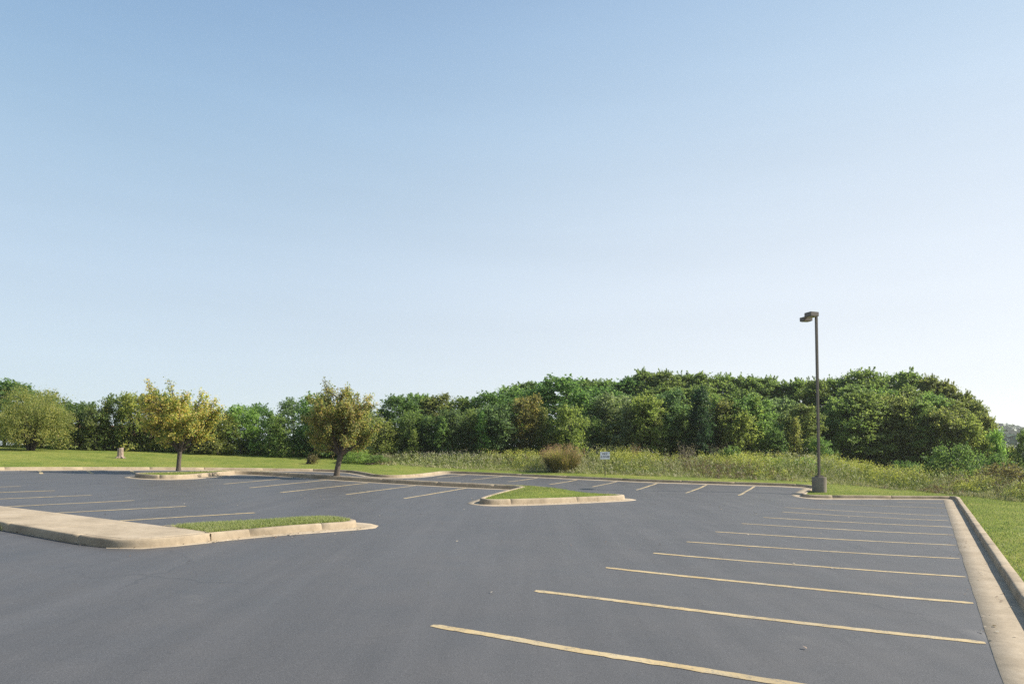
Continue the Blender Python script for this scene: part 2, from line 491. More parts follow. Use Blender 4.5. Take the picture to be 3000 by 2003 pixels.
RIGHT_ROW = [(6.1, 4.75, 6.55), (8.45, 4.75, 9.0), (10.8, 4.72, 11.35), (12.95, 4.65, 13.8), (15.1, 4.65, 16.2), (17.5, 4.65, 18.65), (20.1, 4.6, 21.1),
             (22.55, 4.5, 23.5), (25.2, 4.4, 25.8), (27.4, 4.7, 27.9), (31.6, 4.1, 32.2), (35.2, 1.3, 35.6)]
for a0, b0, a1 in RIGHT_ROW: painted_line((a0, b0), (a1, -.47), .135 if a0 < 12 else .12)
painted_line((3.6, 4.8), (4.1, -.47), .115)
for p0, p1 in [((18.2, 25.1), (23.6, 27.2)), ((17.7, 22.8), (24.0, 25.2)), ((17.1, 20.3), (24.1, 22.6)), ((18.4, 18.3), (24.9, 20.3)), ((18.8, 15.9), (25.6, 17.9))]:
    painted_line(p0, p1, .115)
for p0, p1 in [((31.0, 23.8), (34.7, 24.3)), ((31.2, 21.6), (35.0, 21.9)), ((31.5, 19.4), (35.3, 19.7)), ((31.5, 16.9), (35.6, 17.3)),
               ((31.8, 14.6), (36.0, 15.0)), ((31.6, 12.2), (36.4, 12.8)), ((31.8, 9.8), (37.2, 10.3)), ((32.7, 7.6), (38.0, 8.0))]:
    painted_line(p0, p1, .115)
for b in (29.9, 27.4, 25.0, 22.7, 20.35): painted_line((8.1, b + .1), (11.7, b - .05), .12)
painted_line((8.2, 18.3), (11.8, 17.9), .12); painted_line((8.5, 15.9), (12.1, 15.35), .12)
for p0, p1 in [((16.7, 37.2), (15.6, 34.5)), ((18.6, 36.5), (17.5, 33.9)), ((20.4, 35.7), (19.4, 33.6))]: painted_line(p0, p1, .15)

# ------------------------------------------------------------------ planting islands
def blades(name, X, Y, Z, hmin, hmax, w, lean, mat, parent=None, seed=1, kind='stuff', bend=.35):
    r = np.random.default_rng(seed); n = len(X)
    h = r.uniform(hmin, hmax, n); az = r.uniform(0, TAU, n)
    ln = np.abs(r.normal(0, lean, n)); fx, fy = np.cos(az), np.sin(az)
    sx, sy = -fy * w / 2, fx * w / 2
    B = np.column_stack([X, Y, Z - .01])
    mid = B + np.column_stack([fx * ln * h * bend, fy * ln * h * bend, h * .62])
    tip = B + np.column_stack([fx * ln * h, fy * ln * h, h * (1 - .25 * np.minimum(ln, 1))])
    S = np.column_stack([sx, sy, np.zeros(n)])
    V = np.stack([B - S, B + S, mid + S * .7, mid - S * .7, tip], 1).reshape(-1, 3)
    k = np.arange(n) * 5
    me = mesh_np(name, V, [np.stack([k, k + 1, k + 2, k + 3], 1), np.stack([k + 3, k + 2, k + 4], 1)])
    o = link(name, me, mat, parent); o['kind'] = kind
    return o

def scatter_in(ring, dens, seed):
    r = np.random.default_rng(seed); lo, hi = ring.min(0), ring.max(0)
    n = int((hi[0] - lo[0]) * (hi[1] - lo[1]) * dens)
    p = r.uniform(lo, hi, (n, 2))
    return p[poly_dist(p[:, 0], p[:, 1], ring) < 0]

def island(label, ring_ab, height, apron_w, mound, smooth_it, grass_h, dens, seed, joint=3.0, cat='traffic island'):
    ab = np.array(ring_ab, float)
    ar = 0.5 * np.sum(ab[:, 0] * np.roll(ab[:, 1], -1) - np.roll(ab[:, 0], -1) * ab[:, 1])
    P = np.array([W(*p) for p in resample(chaikin(ab, True, smooth_it), .35, True)])
    A2 = np.sum(P[:, 0] * np.roll(P[:, 1], -1) - np.roll(P[:, 0], -1) * P[:, 1])
    if A2 > 0: P = P[::-1].copy()                     # clockwise: inside to the right
    c = P.mean(0)
    root = empty('planting_island', (0, 0, 0))
    tag(root, label, cat, 'kerbed islands in the parking lot')
    link('kerb', kerb_mesh(P, True, height, joint), M['kerb'], root)
    w = apron_w(*toab(P[:, 0], P[:, 1])) if callable(apron_w) else apron_w
    link('gutter', apron_mesh(P, True, w), M['walk'], root)
    inner = offset(P, .15, True)
    lo, hi = inner.min(0), inner.max(0)
    gx, gy = np.meshgrid(np.arange(lo[0], hi[0], .4), np.arange(lo[1], hi[1], .4)); q = np.column_stack([gx.ravel(), gy.ravel()])
    q = q[poly_dist(q[:, 0], q[:, 1], inner) < -.12]
    def zt(x, y):
        d = np.maximum(-poly_dist(x, y, inner), 0)
        return zlot(x, y) + .135 * height + mound(*toab(x, y)) * sst(0, 1.1, d) + .02 * sst(0, .3, d)
    link('turf', cdt_mesh('turf', q, [inner], lambda x, y: poly_dist(x, y, inner) < 0, zt), M['turf'], root)
    g = scatter_in(inner, dens, seed)
    hm = .75 + .5 * np.sin(g[:, 0] * 2.1 + seed) * np.sin(g[:, 1] * 1.7)
    keep = np.random.default_rng(seed + 9).uniform(0, 1, len(g)) < .22 + .7 * hm ** 2
    ga, gb = toab(g[:, 0], g[:, 1]); keep &= ~((gb > 16.6) & (gb < 29.5) & (ga > 22))
    g = g[keep]
    blades('grass', g[:, 0], g[:, 1], zt(g[:, 0], g[:, 1]), grass_h * .4, grass_h, .008 if grass_h > .1 else .011, .75, M['isl_blade' if grass_h > .1 else 'blade'], root, seed)
    return root

# island nearest the camera: a walkway crosses its left end, grass fills the nose
NEAR = [(8.2, 11.79), (8.26, 11.775), (9.9, 11.70), (10.9, 11.48), (11.5, 11.32), (11.9, 11.42), (12.05, 11.8), (11.95, 12.35), (11.6, 12.7), (9.0, 13.3), (8.26, 13.42), (8.2, 13.42)]
def near_apron(a, b): return .13 + .16 * sst(8.6, 10.5, a) * sst(12.3, 11.7, b) + .20 * sst(11.4, 12.0, a)
near = island('grassy island with a rounded concrete nose joined to the walkway', NEAR, 1.02, near_apron,
              lambda a, b: 0 * a + .02, 1, .105, 4800, 11, 1.75)
# middle island with its long median running away to the first pear tree
MID = [(26.6, 15.6), (21.6, 13.95), (19.7, 13.25), (19.15, 12.95), (19.1, 12.55), (19.6, 12.2), (21.6, 11.4), (24.0, 10.65), (25.2, 10.3), (25.75, 10.35),
       (25.7, 10.9), (25.3, 11.6), (25.2, 12.6), (25.9, 13.8), (27.35, 14.9), (27.2, 15.9), (26.25, 18.3), (25.62, 20.5), (25.02, 24.4), (24.82, 27.0), (24.62, 29.3), (24.2, 30.9), (23.3, 31.7),
       (20.5, 31.2), (18.2, 31.0), (17.5, 30.6), (17.45, 29.7), (17.8, 28.85), (18.8, 28.75), (20.5, 29.6), (22.6, 30.9), (23.5, 31.0), (24.1, 29.2), (24.3, 27.0), (24.5, 24.4), (25.1, 20.4), (25.7, 18.2)]
mid = island('long island with a grassy triangular head and a thin median to the pear trees', MID, 1.25, .40,
             lambda a, b: .16 * np.exp(-((a - 24.0) / 2.2) ** 2 - ((b - 12.9) / 1.5) ** 2) + .02, 1, .065, 640, 12, 3.0)

# ------------------------------------------------------------------ walkway slab crossing in front
wk = empty('walkway', (0, 0, 0)); wk['kind'] = 'structure'
FRONT = [(6.43, 34.0), (6.43, 24.0), (6.45, 15.8), (6.5, 13.6), (6.55, 12.75), (6.68, 12.2), (6.98, 11.86), (7.5, 11.76), (8.27, 11.74)]
fp = np.array([W(*p) for p in resample(FRONT, .25, False)])
link('kerb', kerb_mesh(fp[::-1].copy(), False, 1.04, 2.6, phase=.0), M['kerb'], wk)
ap = np.array([W(*p) for p in resample([(8.27, 11.74), (7.5, 11.76), (6.98, 11.86), (6.62, 12.3)], .2, False)])
link('gutter', apron_mesh(ap, False, np.linspace(.14, .01, len(ap))), M['walk'], wk)
def back_a(b): return 8.27 - .085 * np.clip(b - 13.4, 0, 9)
cuts = [11.9, 14.35, 16.8, 19.2, 21.6, 24.0, 26.4, 29.0, 33.5]
for i in range(len(cuts) - 1):
    b0, b1 = cuts[i] + .006, cuts[i + 1] - .006
    if i == 0: pts = [(7.02, 12.0), (6.85, 12.27), (6.72, 12.8), (6.66, 13.6), (6.6, 14.344), (8.19, 14.344), (8.26, 13.4), (8.27, 11.93), (7.5, 11.93)]
    else: pts = [(6.6, b0), (6.6, b1), (back_a(b1), b1), (back_a(b0), b0)]
    bm = bmesh.new()
    top = [bm.verts.new(h_lot(a, b, .1575)) for a, b in pts]
    f = bm.faces.new(top)
    r = bmesh.ops.extrude_face_region(bm, geom=[f])
    bmesh.ops.translate(bm, vec=(0, 0, -.17), verts=[v for v in r['geom'] if isinstance(v, bmesh.types.BMVert)])
    bmesh.ops.recalc_face_normals(bm, faces=bm.faces)
    bmesh.ops.bevel(bm, geom=[e for e in bm.edges if all(v.co.z > h_lot(*toab(v.co.x, v.co.y))[2] + .1 for v in e.verts)], offset=.008, segments=1, affect='EDGES')
    bm_obj('slab', bm, M['walk'], wk)
# tuft growing in the joint at the foot of the walkway
tp = np.random.default_rng(5).normal(0, 1, (260, 2)) * (.06, .16) + (6.37, 16.12)
tw = np.array([W(*p) for p in tp])
o = blades('grass_tuft', tw[:, 0], tw[:, 1], zlot(tw[:, 0], tw[:, 1]), .06, .2, .012, .5, M['isl_blade'], None, 5, kind='thing')
tag(o, 'green grass tuft growing at the foot of the walkway kerb at the left picture edge', 'grass tuft')

# ------------------------------------------------------------------ mown grass on the lawn
def lawn_blades():
    r = np.random.default_rng(21)
    A, Bc = [], []
    n = 62000                                   # strip right of the kerb, denser near the camera
    a = 6 + 34 * r.uniform(0, 1, n) ** 1.5; b = -1.17 - 7.5 * r.uniform(0, 1, n) ** 1.25
    A.append(a); Bc.append(b)
    n = 26000                                   # round the lamp post
    a = r.uniform(33.4, 47, n); b = r.uniform(-4, 5.0, n)
    A.append(a); Bc.append(b)
    n = 42000                                   # beyond the far kerb
    a = r.uniform(8, 46, n); b = r.uniform(5, 54, n); A.append(a); Bc.append(b)
    a = np.concatenate(A); b = np.concatenate(Bc)
    x = a * D1[0] + b * D2[0]; y = a * D1[1] + b * D2[1]
    d = poly_dist(x, y, POLYF)
    k = (d > .19) & (d < 16)
    x, y, d = x[k], y[k], d[k]
    o = blades('grass', x, y, zout(x, y), .025, .075, .013, .7, M['blade'], None, 22)
    o['label'] = 'short mown grass of the lawn around the parking lot'
lawn_blades()

# ------------------------------------------------------------------ leaves and trees
def unit(v): return v / (np.linalg.norm(v, axis=-1, keepdims=True) + 1e-9)

def leaf_mesh(C, Nn, size, r, aspect=.62, name='crown', droop=.0):
    """one folded diamond leaf at every point of C, facing along Nn"""
    n = len(C); size = np.broadcast_to(size, (n,)) * r.uniform(.65, 1.25, n)
    rnd = r.normal(0, 1, (n, 3)); t = unit(rnd - (rnd * Nn).sum(1)[:, None] * Nn)
    if droop: t = unit(t + np.array([0, 0, -droop]))
    s = np.cross(Nn, t)
    L = size[:, None]; w = L * aspect * .5
    a = C - t * L * .5; b = C + t * L * .5
    l = C + s * w + Nn * w * .25 - t * L * .05; q = C - s * w + Nn * w * .25 - t * L * .05
    V = np.stack([a, l, b, q], 1).reshape(-1, 3); k = np.arange(n) * 4
    return mesh_np(name, V, [np.stack([k, k + 1, k + 2, k + 3], 1)])

def lobes_leaves(r, lobes, per, squash=.75, clumps=9, spread=.34, up=.35, sprig=.34, reach=.5):
    """leaves in sprays over each lobe; lobes rows are x y z radius"""
    C, Nn = [], []
    for (x, y, z, R) in lobes:
        m = int(per * R * R)
        d = unit(r.normal(0, 1, (clumps, 3)) + np.array([0, 0, .35]))
        rad_ = r.uniform(.55, 1.05, clumps)
        idx = r.integers(0, clumps, m)
        p = d[idx] * rad_[idx, None] * R + r.normal(0, 1, (m, 3)) * R * spread * r.uniform(.3, 1.0, (m, 1))
        sg = r.uniform(0, 1, m) < sprig                      # sprays of leaves reaching out of the lobe
        ns = max(6, m // 26); sdir = unit(d[r.integers(0, clumps, ns)] + r.normal(0, .5, (ns, 3))); k = r.integers(0, ns, m)
        q = sdir[k] * (R * .7 + r.uniform(0, 1, (m, 1)) * reach * r.uniform(.5, 1.2, (ns, 1))[k]) + r.normal(0, .03 + .06 * R, (m, 3))
        p = np.where(sg[:, None], q, p)
        p[:, 2] *= squash
        nn = unit(d[idx] * .6 + np.array([0, 0, up]) + r.normal(0, .8, (m, 3)))
        C.append(p + (x, y, z)); Nn.append(nn)
    return np.concatenate(C), np.concatenate(Nn)

def proto_crown(seed, H, R, base, nl, lr, per, leaf, profile, squash=.75, clumps=9, spread=.34, fill=.35, trunk_r=.07, nlimb=10, bark='bark', lean=.12, stems=1):
    """returns (crown mesh, trunk mesh) of a tree standing at the origin"""
    r = np.random.default_rng(seed)
    lobes = []
    for i in range(nl):
        t = (i + r.uniform(0, 1)) / nl
        t = base + (1 - base) * t ** .85
        env = profile((t - base) / (1 - base)) * R
        a = r.uniform(0, TAU) if i % 3 else i * 2.4
        env *= 1 + .22 * math.sin(2 * a + seed * 1.7) + .16 * math.sin(3 * a + 9 * t + seed) + r.normal(0, .07)
        rr = env * (r.uniform(fill, 1.0) ** .6)
        s = lr * r.uniform(.65, 1.3) * (.75 + .35 * profile((t - base) / (1 - base)))
        rr = max(0, min(rr, env * 1.02 - s * .55))
        lobes.append((rr * math.cos(a) + lean * t * R * math.sin(seed), rr * math.sin(a), min(t * H, H - s * squash * .8), s))
    lobes = np.array(lobes)
    C, Nn = lobes_leaves(r, lobes, per, squash, clumps, spread, .35, .42, .20 * R + .26)
    # loose leader shoots above the crown
    hi = lobes[lobes[:, 2] > .66 * H]; TC = []
    for i in range(22):
        q = hi[r.integers(0, len(hi))]; L = r.uniform(.10, .20) * R + .22; u = unit(np.array([r.normal(0, .35), r.normal(0, .35), 1.0]))
        n_ = int(26 * L / .4); tt = r.uniform(0, 1, (n_, 1))
        TC.append(q[:3] + u * (q[3] * squash * .6 + tt * L) + r.normal(0, .055, (n_, 3)) * (1.3 - tt))
    TC = np.concatenate(TC); C = np.concatenate([C, TC]); Nn = np.concatenate([Nn, unit(r.normal(0, 1, TC.shape) + (0, 0, .3))])
    k = C[:, 2] > .03
    crown = leaf_mesh(C[k], Nn[k], leaf, r)
    T = Tubes()
    for st in range(stems):
        a = r.uniform(0, TAU); off = np.array([math.cos(a), math.sin(a), 0]) * (.0 if stems == 1 else .12 * R)
        top = np.array([r.normal(0, .1) * R, r.normal(0, .1) * R, H * .86]) + off * 2.5
        z = np.linspace(0, 1, 8)[:, None]
        path = off + (top - off) * z + np.sin(z * 4 + seed) * np.array([.04, .03, 0]) * R
        T.tube(path, trunk_r / math.sqrt(stems) * (1.15 - .95 * z[:, 0]), 7)
        pick = r.permutation(len(lobes))[:nlimb]
        for j in pick:
            e = lobes[j, :3]; zz = max(.12, (e[2] / H) * r.uniform(.45, .75)); s0 = off + (top - off) * zz
            zt = np.linspace(0, 1, 5)[:, None]
            pth = s0 + (e - s0) * zt + np.array([0, 0, .1 * H]) * (zt * (1 - zt))
            T.tube(pth, trunk_r * .42 * (1 - .8 * zt[:, 0]) / math.sqrt(stems), 5)
    return crown, T.mesh('trunk')

round_p = lambda t: math.sqrt(max(0, 1 - (2 * (t - .42)) ** 2 / 1.4)) if t < .42 else math.sqrt(max(0, 1 - ((t - .42) / .62) ** 2))
hedge_p = lambda t: (1 - .25 * t) * (1 if t < .7 else math.sqrt(max(0, 1 - ((t - .7) / .33) ** 2)) + .05)
locust_p = lambda t: max(.22, math.sqrt(max(0, 1 - ((t - .42) / .60) ** 2)))
slim_p = lambda t: (.55 + .45 * math.sin(math.pi * min(1, t * 1.6 + .1)) if t < .4 else 1 - .92 * (t - .4) / .6)
col_p = lambda t: (1 - .3 * t) if t < .88 else .5
PROTO = {}
def add_proto(kind, H, R, *a, **k): PROTO.setdefault(kind, []).append((H, 2 * R, *proto_crown(*a, **k)))
for sd in (1, 2, 3, 4):
    add_proto('small', 3.4, 1.15, sd, 3.4, 1.15, .02, 60, .34, 1150, .115, hedge_p, .9, 8, .27, .35, .05, 8)
for sd in (11, 12, 13):
    add_proto('broad', 5.0, 1.6, sd, 5.0, 1.6, .08, 84, .46, 900, .145, round_p, .75, 8, .26, .4, .08, 10)
for sd in (21, 22, 23):
    add_proto('locust', 7.5, 1.95, sd, 7.5, 1.95, .13, 105, .58, 700, .165, locust_p, .58, 8, .26, .4, .09, 14, 'darkbark')
for sd in (35, 36): add_proto('slim', 3.6, .5, sd, 3.6, .5, .22, 34, .24, 1500, .105, slim_p, 1.0, 7, .3, .3, .03, 6, stems=1)
add_proto('column', 5.5, .8, 31, 5.5, .8, .0, 70, .30, 1700, .125, col_p, 1.05, 8, .27, .5, .09, 2, 'darkbark')
for sd in (41, 42): add_proto('shrub', 1.5, 1.0, sd, 1.5, 1.0, .05, 22, .36, 1700, .085, round_p, .8, 8, .4, .3, .03, 8, stems=3)

def twig_proto(seed, H, R):
    r = np.random.default_rng(seed); T = Tubes(); tips = []
    for i in range(26):
        a = r.uniform(0, TAU); e = np.array([math.cos(a) * R * r.uniform(.2, 1), math.sin(a) * R * r.uniform(.2, 1), H * r.uniform(.5, 1)])
        z = np.linspace(0, 1, 5)[:, None]; pth = e * z ** np.array([1.4, 1.4, .9])
        T.tube(pth, .018 * (1.1 - z[:, 0]), 4)
        for j in range(7):
            s0 = pth[r.integers(1, 5)]; d = unit(r.normal(0, 1, 3) + (0, 0, .9)) * H * .22
            T.tube(np.array([s0, s0 + d * .5, s0 + d + r.normal(0, .03, 3)]), [.009, .007, .003], 3); tips.append(s0 + d)
    C = np.repeat(np.array(tips), 5, 0) + r.normal(0, .09, (len(tips) * 5, 3))
    return leaf_mesh(C, unit(r.normal(0, 1, C.shape)), .05, r, name='twigs'), T.mesh('trunk')
PROTO['twig'] = [(1.5, 1.2, *twig_proto(51, 1.5, .6))]

TREES=[
(-36.98, 50, 4.58, 3.73, 'broad', 'dark', 'hedge_tree', 'dark green tree rising behind the top left of the big round bush', None),
(-33.43, 49, 3.72, 3.02, 'small', 'mid', 'hedge_tree', 'green tree showing just right behind the big round bush', None),
(-31.24, 47.5, 2.72, 1.42, 'small', 'lime', 'hedge_tree', 'bright lime sapling at the right shoulder of the big round bush', None),
(-30.65, 48.5, 3.18, 2.51, 'small', 'dark', 'hedge_tree', 'flat-topped dark tree left of the brown roof', None),
(-28.8, 47.5, 2.82, 1.89, 'small', 'olive', 'hedge_tree', 'low olive tree directly below the brown roof', None),
(-27.88, 48, 3.66, 2.1, 'small', 'mid', 'hedge_tree', 'bushy green tree standing behind the pale stump', None),
(-26.52, 48, 3.85, 2.0, 'small', 'gold', 'hedge_tree', 'yellow-flecked tree between the stump and the first pear tree', None),
(-25.66, 49, 3.92, 2.68, 'small', 'olive', 'hedge_tree', 'olive tree hidden behind the left half of the golden pear tree', None),
(-23.93, 49, 3.36, 2.92, 'small', 'mid', 'hedge_tree', 'green tree directly behind the trunk of the golden pear tree', None),
(-21.94, 48.5, 3.2, 2.22, 'small', 'olive', 'hedge_tree', 'rough olive tree at the right shoulder of the golden pear tree', None),
(-20.75, 49, 2.87, 2.24, 'small', 'yellowgreen', 'hedge_tree', 'low feathery yellow-green tree in the dip of the hedge', None),
(-19.73, 50, 3.35, 2.29, 'small', 'lime', 'hedge_tree', 'light green small tree right of the dip in the hedge', None),
(-19.13, 52, 3.45, 2.69, 'small', 'dark', 'hedge_tree', 'dark green tree between the two light green hedge trees', None),
(-16.55, 49, 2.81, 2.14, 'small', 'yellowgreen', 'hedge_tree', 'bright yellow-green small tree left of the russet pear tree', None),
(-16.54, 52, 3.9, 2.33, 'small', 'blue', 'hedge_tree', 'blue-green tree peeking over the hedge left of the russet pear tree', None),
(-14.66, 50, 4.24, 2.73, 'small', 'mid', 'hedge_tree', 'full green tree at the left edge of the russet pear tree', None),
(-12.83, 50, 3.53, 3.28, 'small', 'dark', 'hedge_tree', 'dark tree hidden behind the trunk of the russet pear tree', None),
(-11.13, 51, 3.36, 3.04, 'small', 'olive', 'hedge_tree', 'olive tree at the right edge of the russet pear tree', None),
(-9.22, 49, 2.57, 2.14, 'small', 'yellowgreen', 'woodland_tree', 'low yellow-green tree at the gap right of the russet pear tree', None),
(-9.49, 56, 4.26, 2.9, 'broad', 'dark', 'woodland_tree', 'dark round-topped tree, first right of the skyline gap', None),
(-7.47, 50, 3.28, 1.99, 'small', 'mid', 'woodland_tree', 'slim mid-green tree in front of the dark round-topped one', None),
(-8.04, 58, 4.38, 3.17, 'broad', 'mid', 'woodland_tree', 'green tree second right of the skyline gap', None),
(-5.93, 50, 3.03, 2.09, 'small', 'dark', 'woodland_tree', 'short dark tree with a shaded foot between two pale ones', None),
(-6.3, 58, 4.34, 3.17, 'broad', 'olive', 'woodland_tree', 'olive-grey tree third right of the skyline gap', None),
(-4.36, 50, 3.48, 2.29, 'small', 'blue', 'woodland_tree', 'grey-green short tree at the meadow edge, left of the reed clump', None),
(-4.28, 58, 4.21, 3.35, 'broad', 'mid', 'woodland_tree', 'green tree fourth right of the skyline gap', None),
(-2.85, 51, 3.5, 2.33, 'small', 'olive', 'woodland_tree', 'short olive tree in front of the low point of the middle wood', None),
(-2.05, 57, 4.69, 3.51, 'broad', 'dark', 'woodland_tree', 'dark broad tree just left of the yellow-brown autumn tree', None),
(-1.12, 50, 3.9, 2.49, 'broad', 'blue', 'woodland_tree', 'deep blue-green tree at the left side of the yellow-brown one', None),
(1.07, 51, 4.59, 2.64, 'broad', 'amber', 'woodland_tree', 'yellow-brown autumn tree left of the reed clump', None),
(0.0, 61, 5.32, 3.34, 'broad', 'mid', 'woodland_tree', 'mid-green tree behind the yellow-brown autumn tree', None),
(3.98, 55, 6.24, 4.65, 'broad', 'dark', 'woodland_tree', 'big dark green round tree rising straight above the reed clump', None),
(2.79, 50, 2.81, 2.19, 'small', 'dark', 'woodland_tree', 'deeply shaded low tree behind the left of the reed clump', None),
(4.14, 49.5, 3.96, 2.36, 'small', 'yellowgreen', 'woodland_tree', 'olive-yellow small tree behind the reed clump', None),
(5.64, 51, 3.26, 2.23, 'small', 'dark', 'woodland_tree', 'dark small tree between reed clump and pet zone sign', None),
(7.72, 53, 5.07, 3.69, 'broad', 'grey', 'woodland_tree', 'pale grey-green tree rising behind the pet zone sign', None),
(9.77, 50.5, 4.98, 3.11, 'broad', 'yellowgreen', 'woodland_tree', 'yellow-green tree with pale trunks, right of the pet zone sign', None),
(11.98, 52, 5.54, 3.0, 'broad', 'blue', 'woodland_tree', 'dark blue-green tree just left of the ivy-covered column', None),
(12.65, 50, 3.86, 2.19, 'small', 'dark', 'woodland_tree', 'low dark tree at the left foot of the ivy-covered column', None),
(13.55, 49.3, 5.56, 1.52, 'column', 'ivy', 'ivy_column', 'narrow dark column of ivy over a dead trunk', None),
(15.86, 52, 4.96, 2.84, 'broad', 'olive', 'woodland_tree', 'soft olive tree directly right of the ivy-covered column', None),
(16.56, 50, 3.98, 2.19, 'small', 'yellowgreen', 'woodland_tree', 'yellow-green small tree third to the right of the ivy column', None),
(18.15, 52, 5.34, 3.0, 'broad', 'mid', 'woodland_tree', 'leafy mid-green tree midway between ivy column and lamp post', None),
(18.96, 50, 2.89, 1.89, 'small', 'dark', 'woodland_tree', 'short dark tree with a black shaded foot left of the lamp post', None),
(21.53, 55, 5.6, 3.06, 'locust', 'grey', 'woodland_tree', 'smoky grey-green tree two steps left of the lamp post', None),
(21.9, 52, 4.89, 2.59, 'locust', 'olive', 'woodland_tree', 'brown-tinged olive tree just left of the lamp post', None),
(22.33, 50, 2.43, 1.99, 'small', 'mid', 'woodland_tree', 'low green tree crossed by the lamp post', None),
(1.98, 66, 6.12, 3.94, 'locust', 'dark', 'woodland_tree', 'tall back-row tree forming the skyline left of the lamp post', 'tall trees along the back of the wood'),
(7.06, 68, 6.88, 4.19, 'locust', 'dark', 'woodland_tree', 'tall back-row tree forming the skyline left of the lamp post', 'tall trees along the back of the wood'),
(9.23, 68, 7.09, 3.92, 'locust', 'mid', 'woodland_tree', 'tall back-row tree forming the skyline left of the lamp post', 'tall trees along the back of the wood'),
(11.04, 67, 7.36, 3.86, 'locust', 'dark', 'woodland_tree', 'tall back-row tree forming the skyline left of the lamp post', 'tall trees along the back of the wood'),
(13.07, 68, 8.38, 3.92, 'locust', 'green', 'woodland_tree', 'tall back-row tree forming the skyline left of the lamp post', 'tall trees along the back of the wood'),
(14.79, 67, 8.43, 4.0, 'locust', 'green', 'woodland_tree', 'tall back-row tree forming the skyline left of the lamp post', 'tall trees along the back of the wood'),
(16.97, 68, 8.4, 3.92, 'locust', 'green', 'woodland_tree', 'tall back-row tree forming the skyline left of the lamp post', 'tall trees along the back of the wood'),
(18.8, 67, 8.56, 4.13, 'locust', 'green', 'woodland_tree', 'tall back-row tree forming the skyline left of the lamp post', 'tall trees along the back of the wood'),
(20.91, 67, 8.64, 4.0, 'locust', 'green', 'woodland_tree', 'tall back-row tree forming the skyline left of the lamp post', 'tall trees along the back of the wood'),
(23.08, 67, 8.58, 4.0, 'locust', 'green', 'woodland_tree', 'tall back-row tree forming the skyline left of the lamp post', 'tall trees along the back of the wood'),
(25.08, 67, 8.51, 3.46, 'locust', 'green', 'woodland_tree', 'tall back-row tree forming the skyline left of the lamp post', 'tall trees along the back of the wood'),
(26.15, 66, 7.99, 2.89, 'locust', 'green', 'woodland_tree', 'tall back-row tree forming the skyline left of the lamp post', 'tall trees along the back of the wood'),
(27.09, 65, 8.12, 3.1, 'locust', 'green', 'woodland_tree', 'tall back-row tree forming the skyline left of the lamp post', 'tall trees along the back of the wood'),
(16.76, 60, 6.79, 4.18, 'locust', 'green', 'woodland_tree', 'light green feathery tree behind and above the ivy-covered column', None),
(20.01, 59, 6.4, 3.87, 'locust', 'green', 'woodland_tree', 'light green feathery tree behind the midpoint of ivy column and lamp post', None),
(12.87, 60, 6.49, 4.18, 'locust', 'mid', 'woodland_tree', 'feathery tree behind and above the yellow-green tree with pale trunks', None),
(7.91, 61, 5.9, 4.25, 'broad', 'dark', 'woodland_tree', 'dark tree behind the pale grey-green one above the sign', None),
(27.6, 62, 7.93, 3.39, 'locust', 'green', 'woodland_tree', 'feathery tree whose top the lamp post crosses', None),
(29.4, 62, 8.11, 3.58, 'locust', 'green', 'woodland_tree', 'feathery tree first right of the lamp post', None),
(31.32, 61, 8.97, 4.37, 'locust', 'green', 'woodland_tree', 'tallest crown right of the lamp post', None),
(33.74, 62, 8.9, 3.45, 'locust', 'green', 'woodland_tree', 'feathery tree between the two highest crowns right of the lamp post', None),
(34.97, 61, 9.28, 3.64, 'locust', 'green', 'woodland_tree', 'second high crown right of the lamp post, before the skyline drops', None),
(36.6, 60, 8.8, 2.98, 'locust', 'olive', 'woodland_tree', 'open-branched tree with sky gaps after the second high crown', None),
(37.45, 59, 8.46, 2.82, 'locust', 'olive', 'woodland_tree', 'olive tree where the skyline begins to fall to the right', None),
(38.12, 58, 7.84, 2.65, 'locust', 'olive', 'woodland_tree', 'olive-brown tree halfway down the falling right skyline', None),
(38.53, 57, 7.23, 2.27, 'locust', 'olive', 'woodland_tree', 'last olive-brown tree before the distant hill', None),
(25.71, 54, 5.65, 3.22, 'broad', 'mid', 'woodland_tree', 'lower dark-footed tree just right of the lamp post', None),
(28.0, 54.5, 6.55, 3.58, 'locust', 'green', 'woodland_tree', 'light green layered tree below the tallest crown', None),
(30.49, 55, 6.42, 3.17, 'broad', 'olive', 'woodland_tree', 'brownish layered tree right below the two high crowns', None),
(31.9, 54, 6.14, 3.22, 'locust', 'mid', 'woodland_tree', 'dark-footed layered tree above the right end of the meadow', None),
(33.06, 53, 5.5, 2.85, 'broad', 'olive', 'woodland_tree', 'olive layered tree above the round green shrub', None),
(34.38, 52.5, 5.17, 2.72, 'broad', 'yellowgreen', 'woodland_tree', 'yellow-olive tree right above the round green shrub', None),
(28.71, 58, 7.21, 3.46, 'locust', 'green', 'woodland_tree', 'crown half way up the wooded mass right of the lamp post', 'middle tier of trees right of the lamp post'),
(31.01, 58, 7.13, 3.35, 'broad', 'mid', 'woodland_tree', 'crown half way up the wooded mass right of the lamp post', 'middle tier of trees right of the lamp post'),
(33.42, 58, 7.59, 3.46, 'locust', 'green', 'woodland_tree', 'crown half way up the wooded mass right of the lamp post', 'middle tier of trees right of the lamp post'),
(34.43, 56.5, 6.92, 3.03, 'broad', 'green', 'woodland_tree', 'crown half way up the wooded mass right of the lamp post', 'middle tier of trees right of the lamp post'),
(36.01, 56, 6.75, 2.78, 'locust', 'olive', 'woodland_tree', 'crown half way up the wooded mass right of the lamp post', 'middle tier of trees right of the lamp post'),
(37.17, 54, 5.82, 1.83, 'broad', 'olive', 'woodland_tree', 'small olive tree on the slope below the distant hill', None),
(36.43, 52, 4.46, 1.55, 'small', 'lime', 'woodland_tree', 'bright leafy sapling at the foot of the right slope', None),
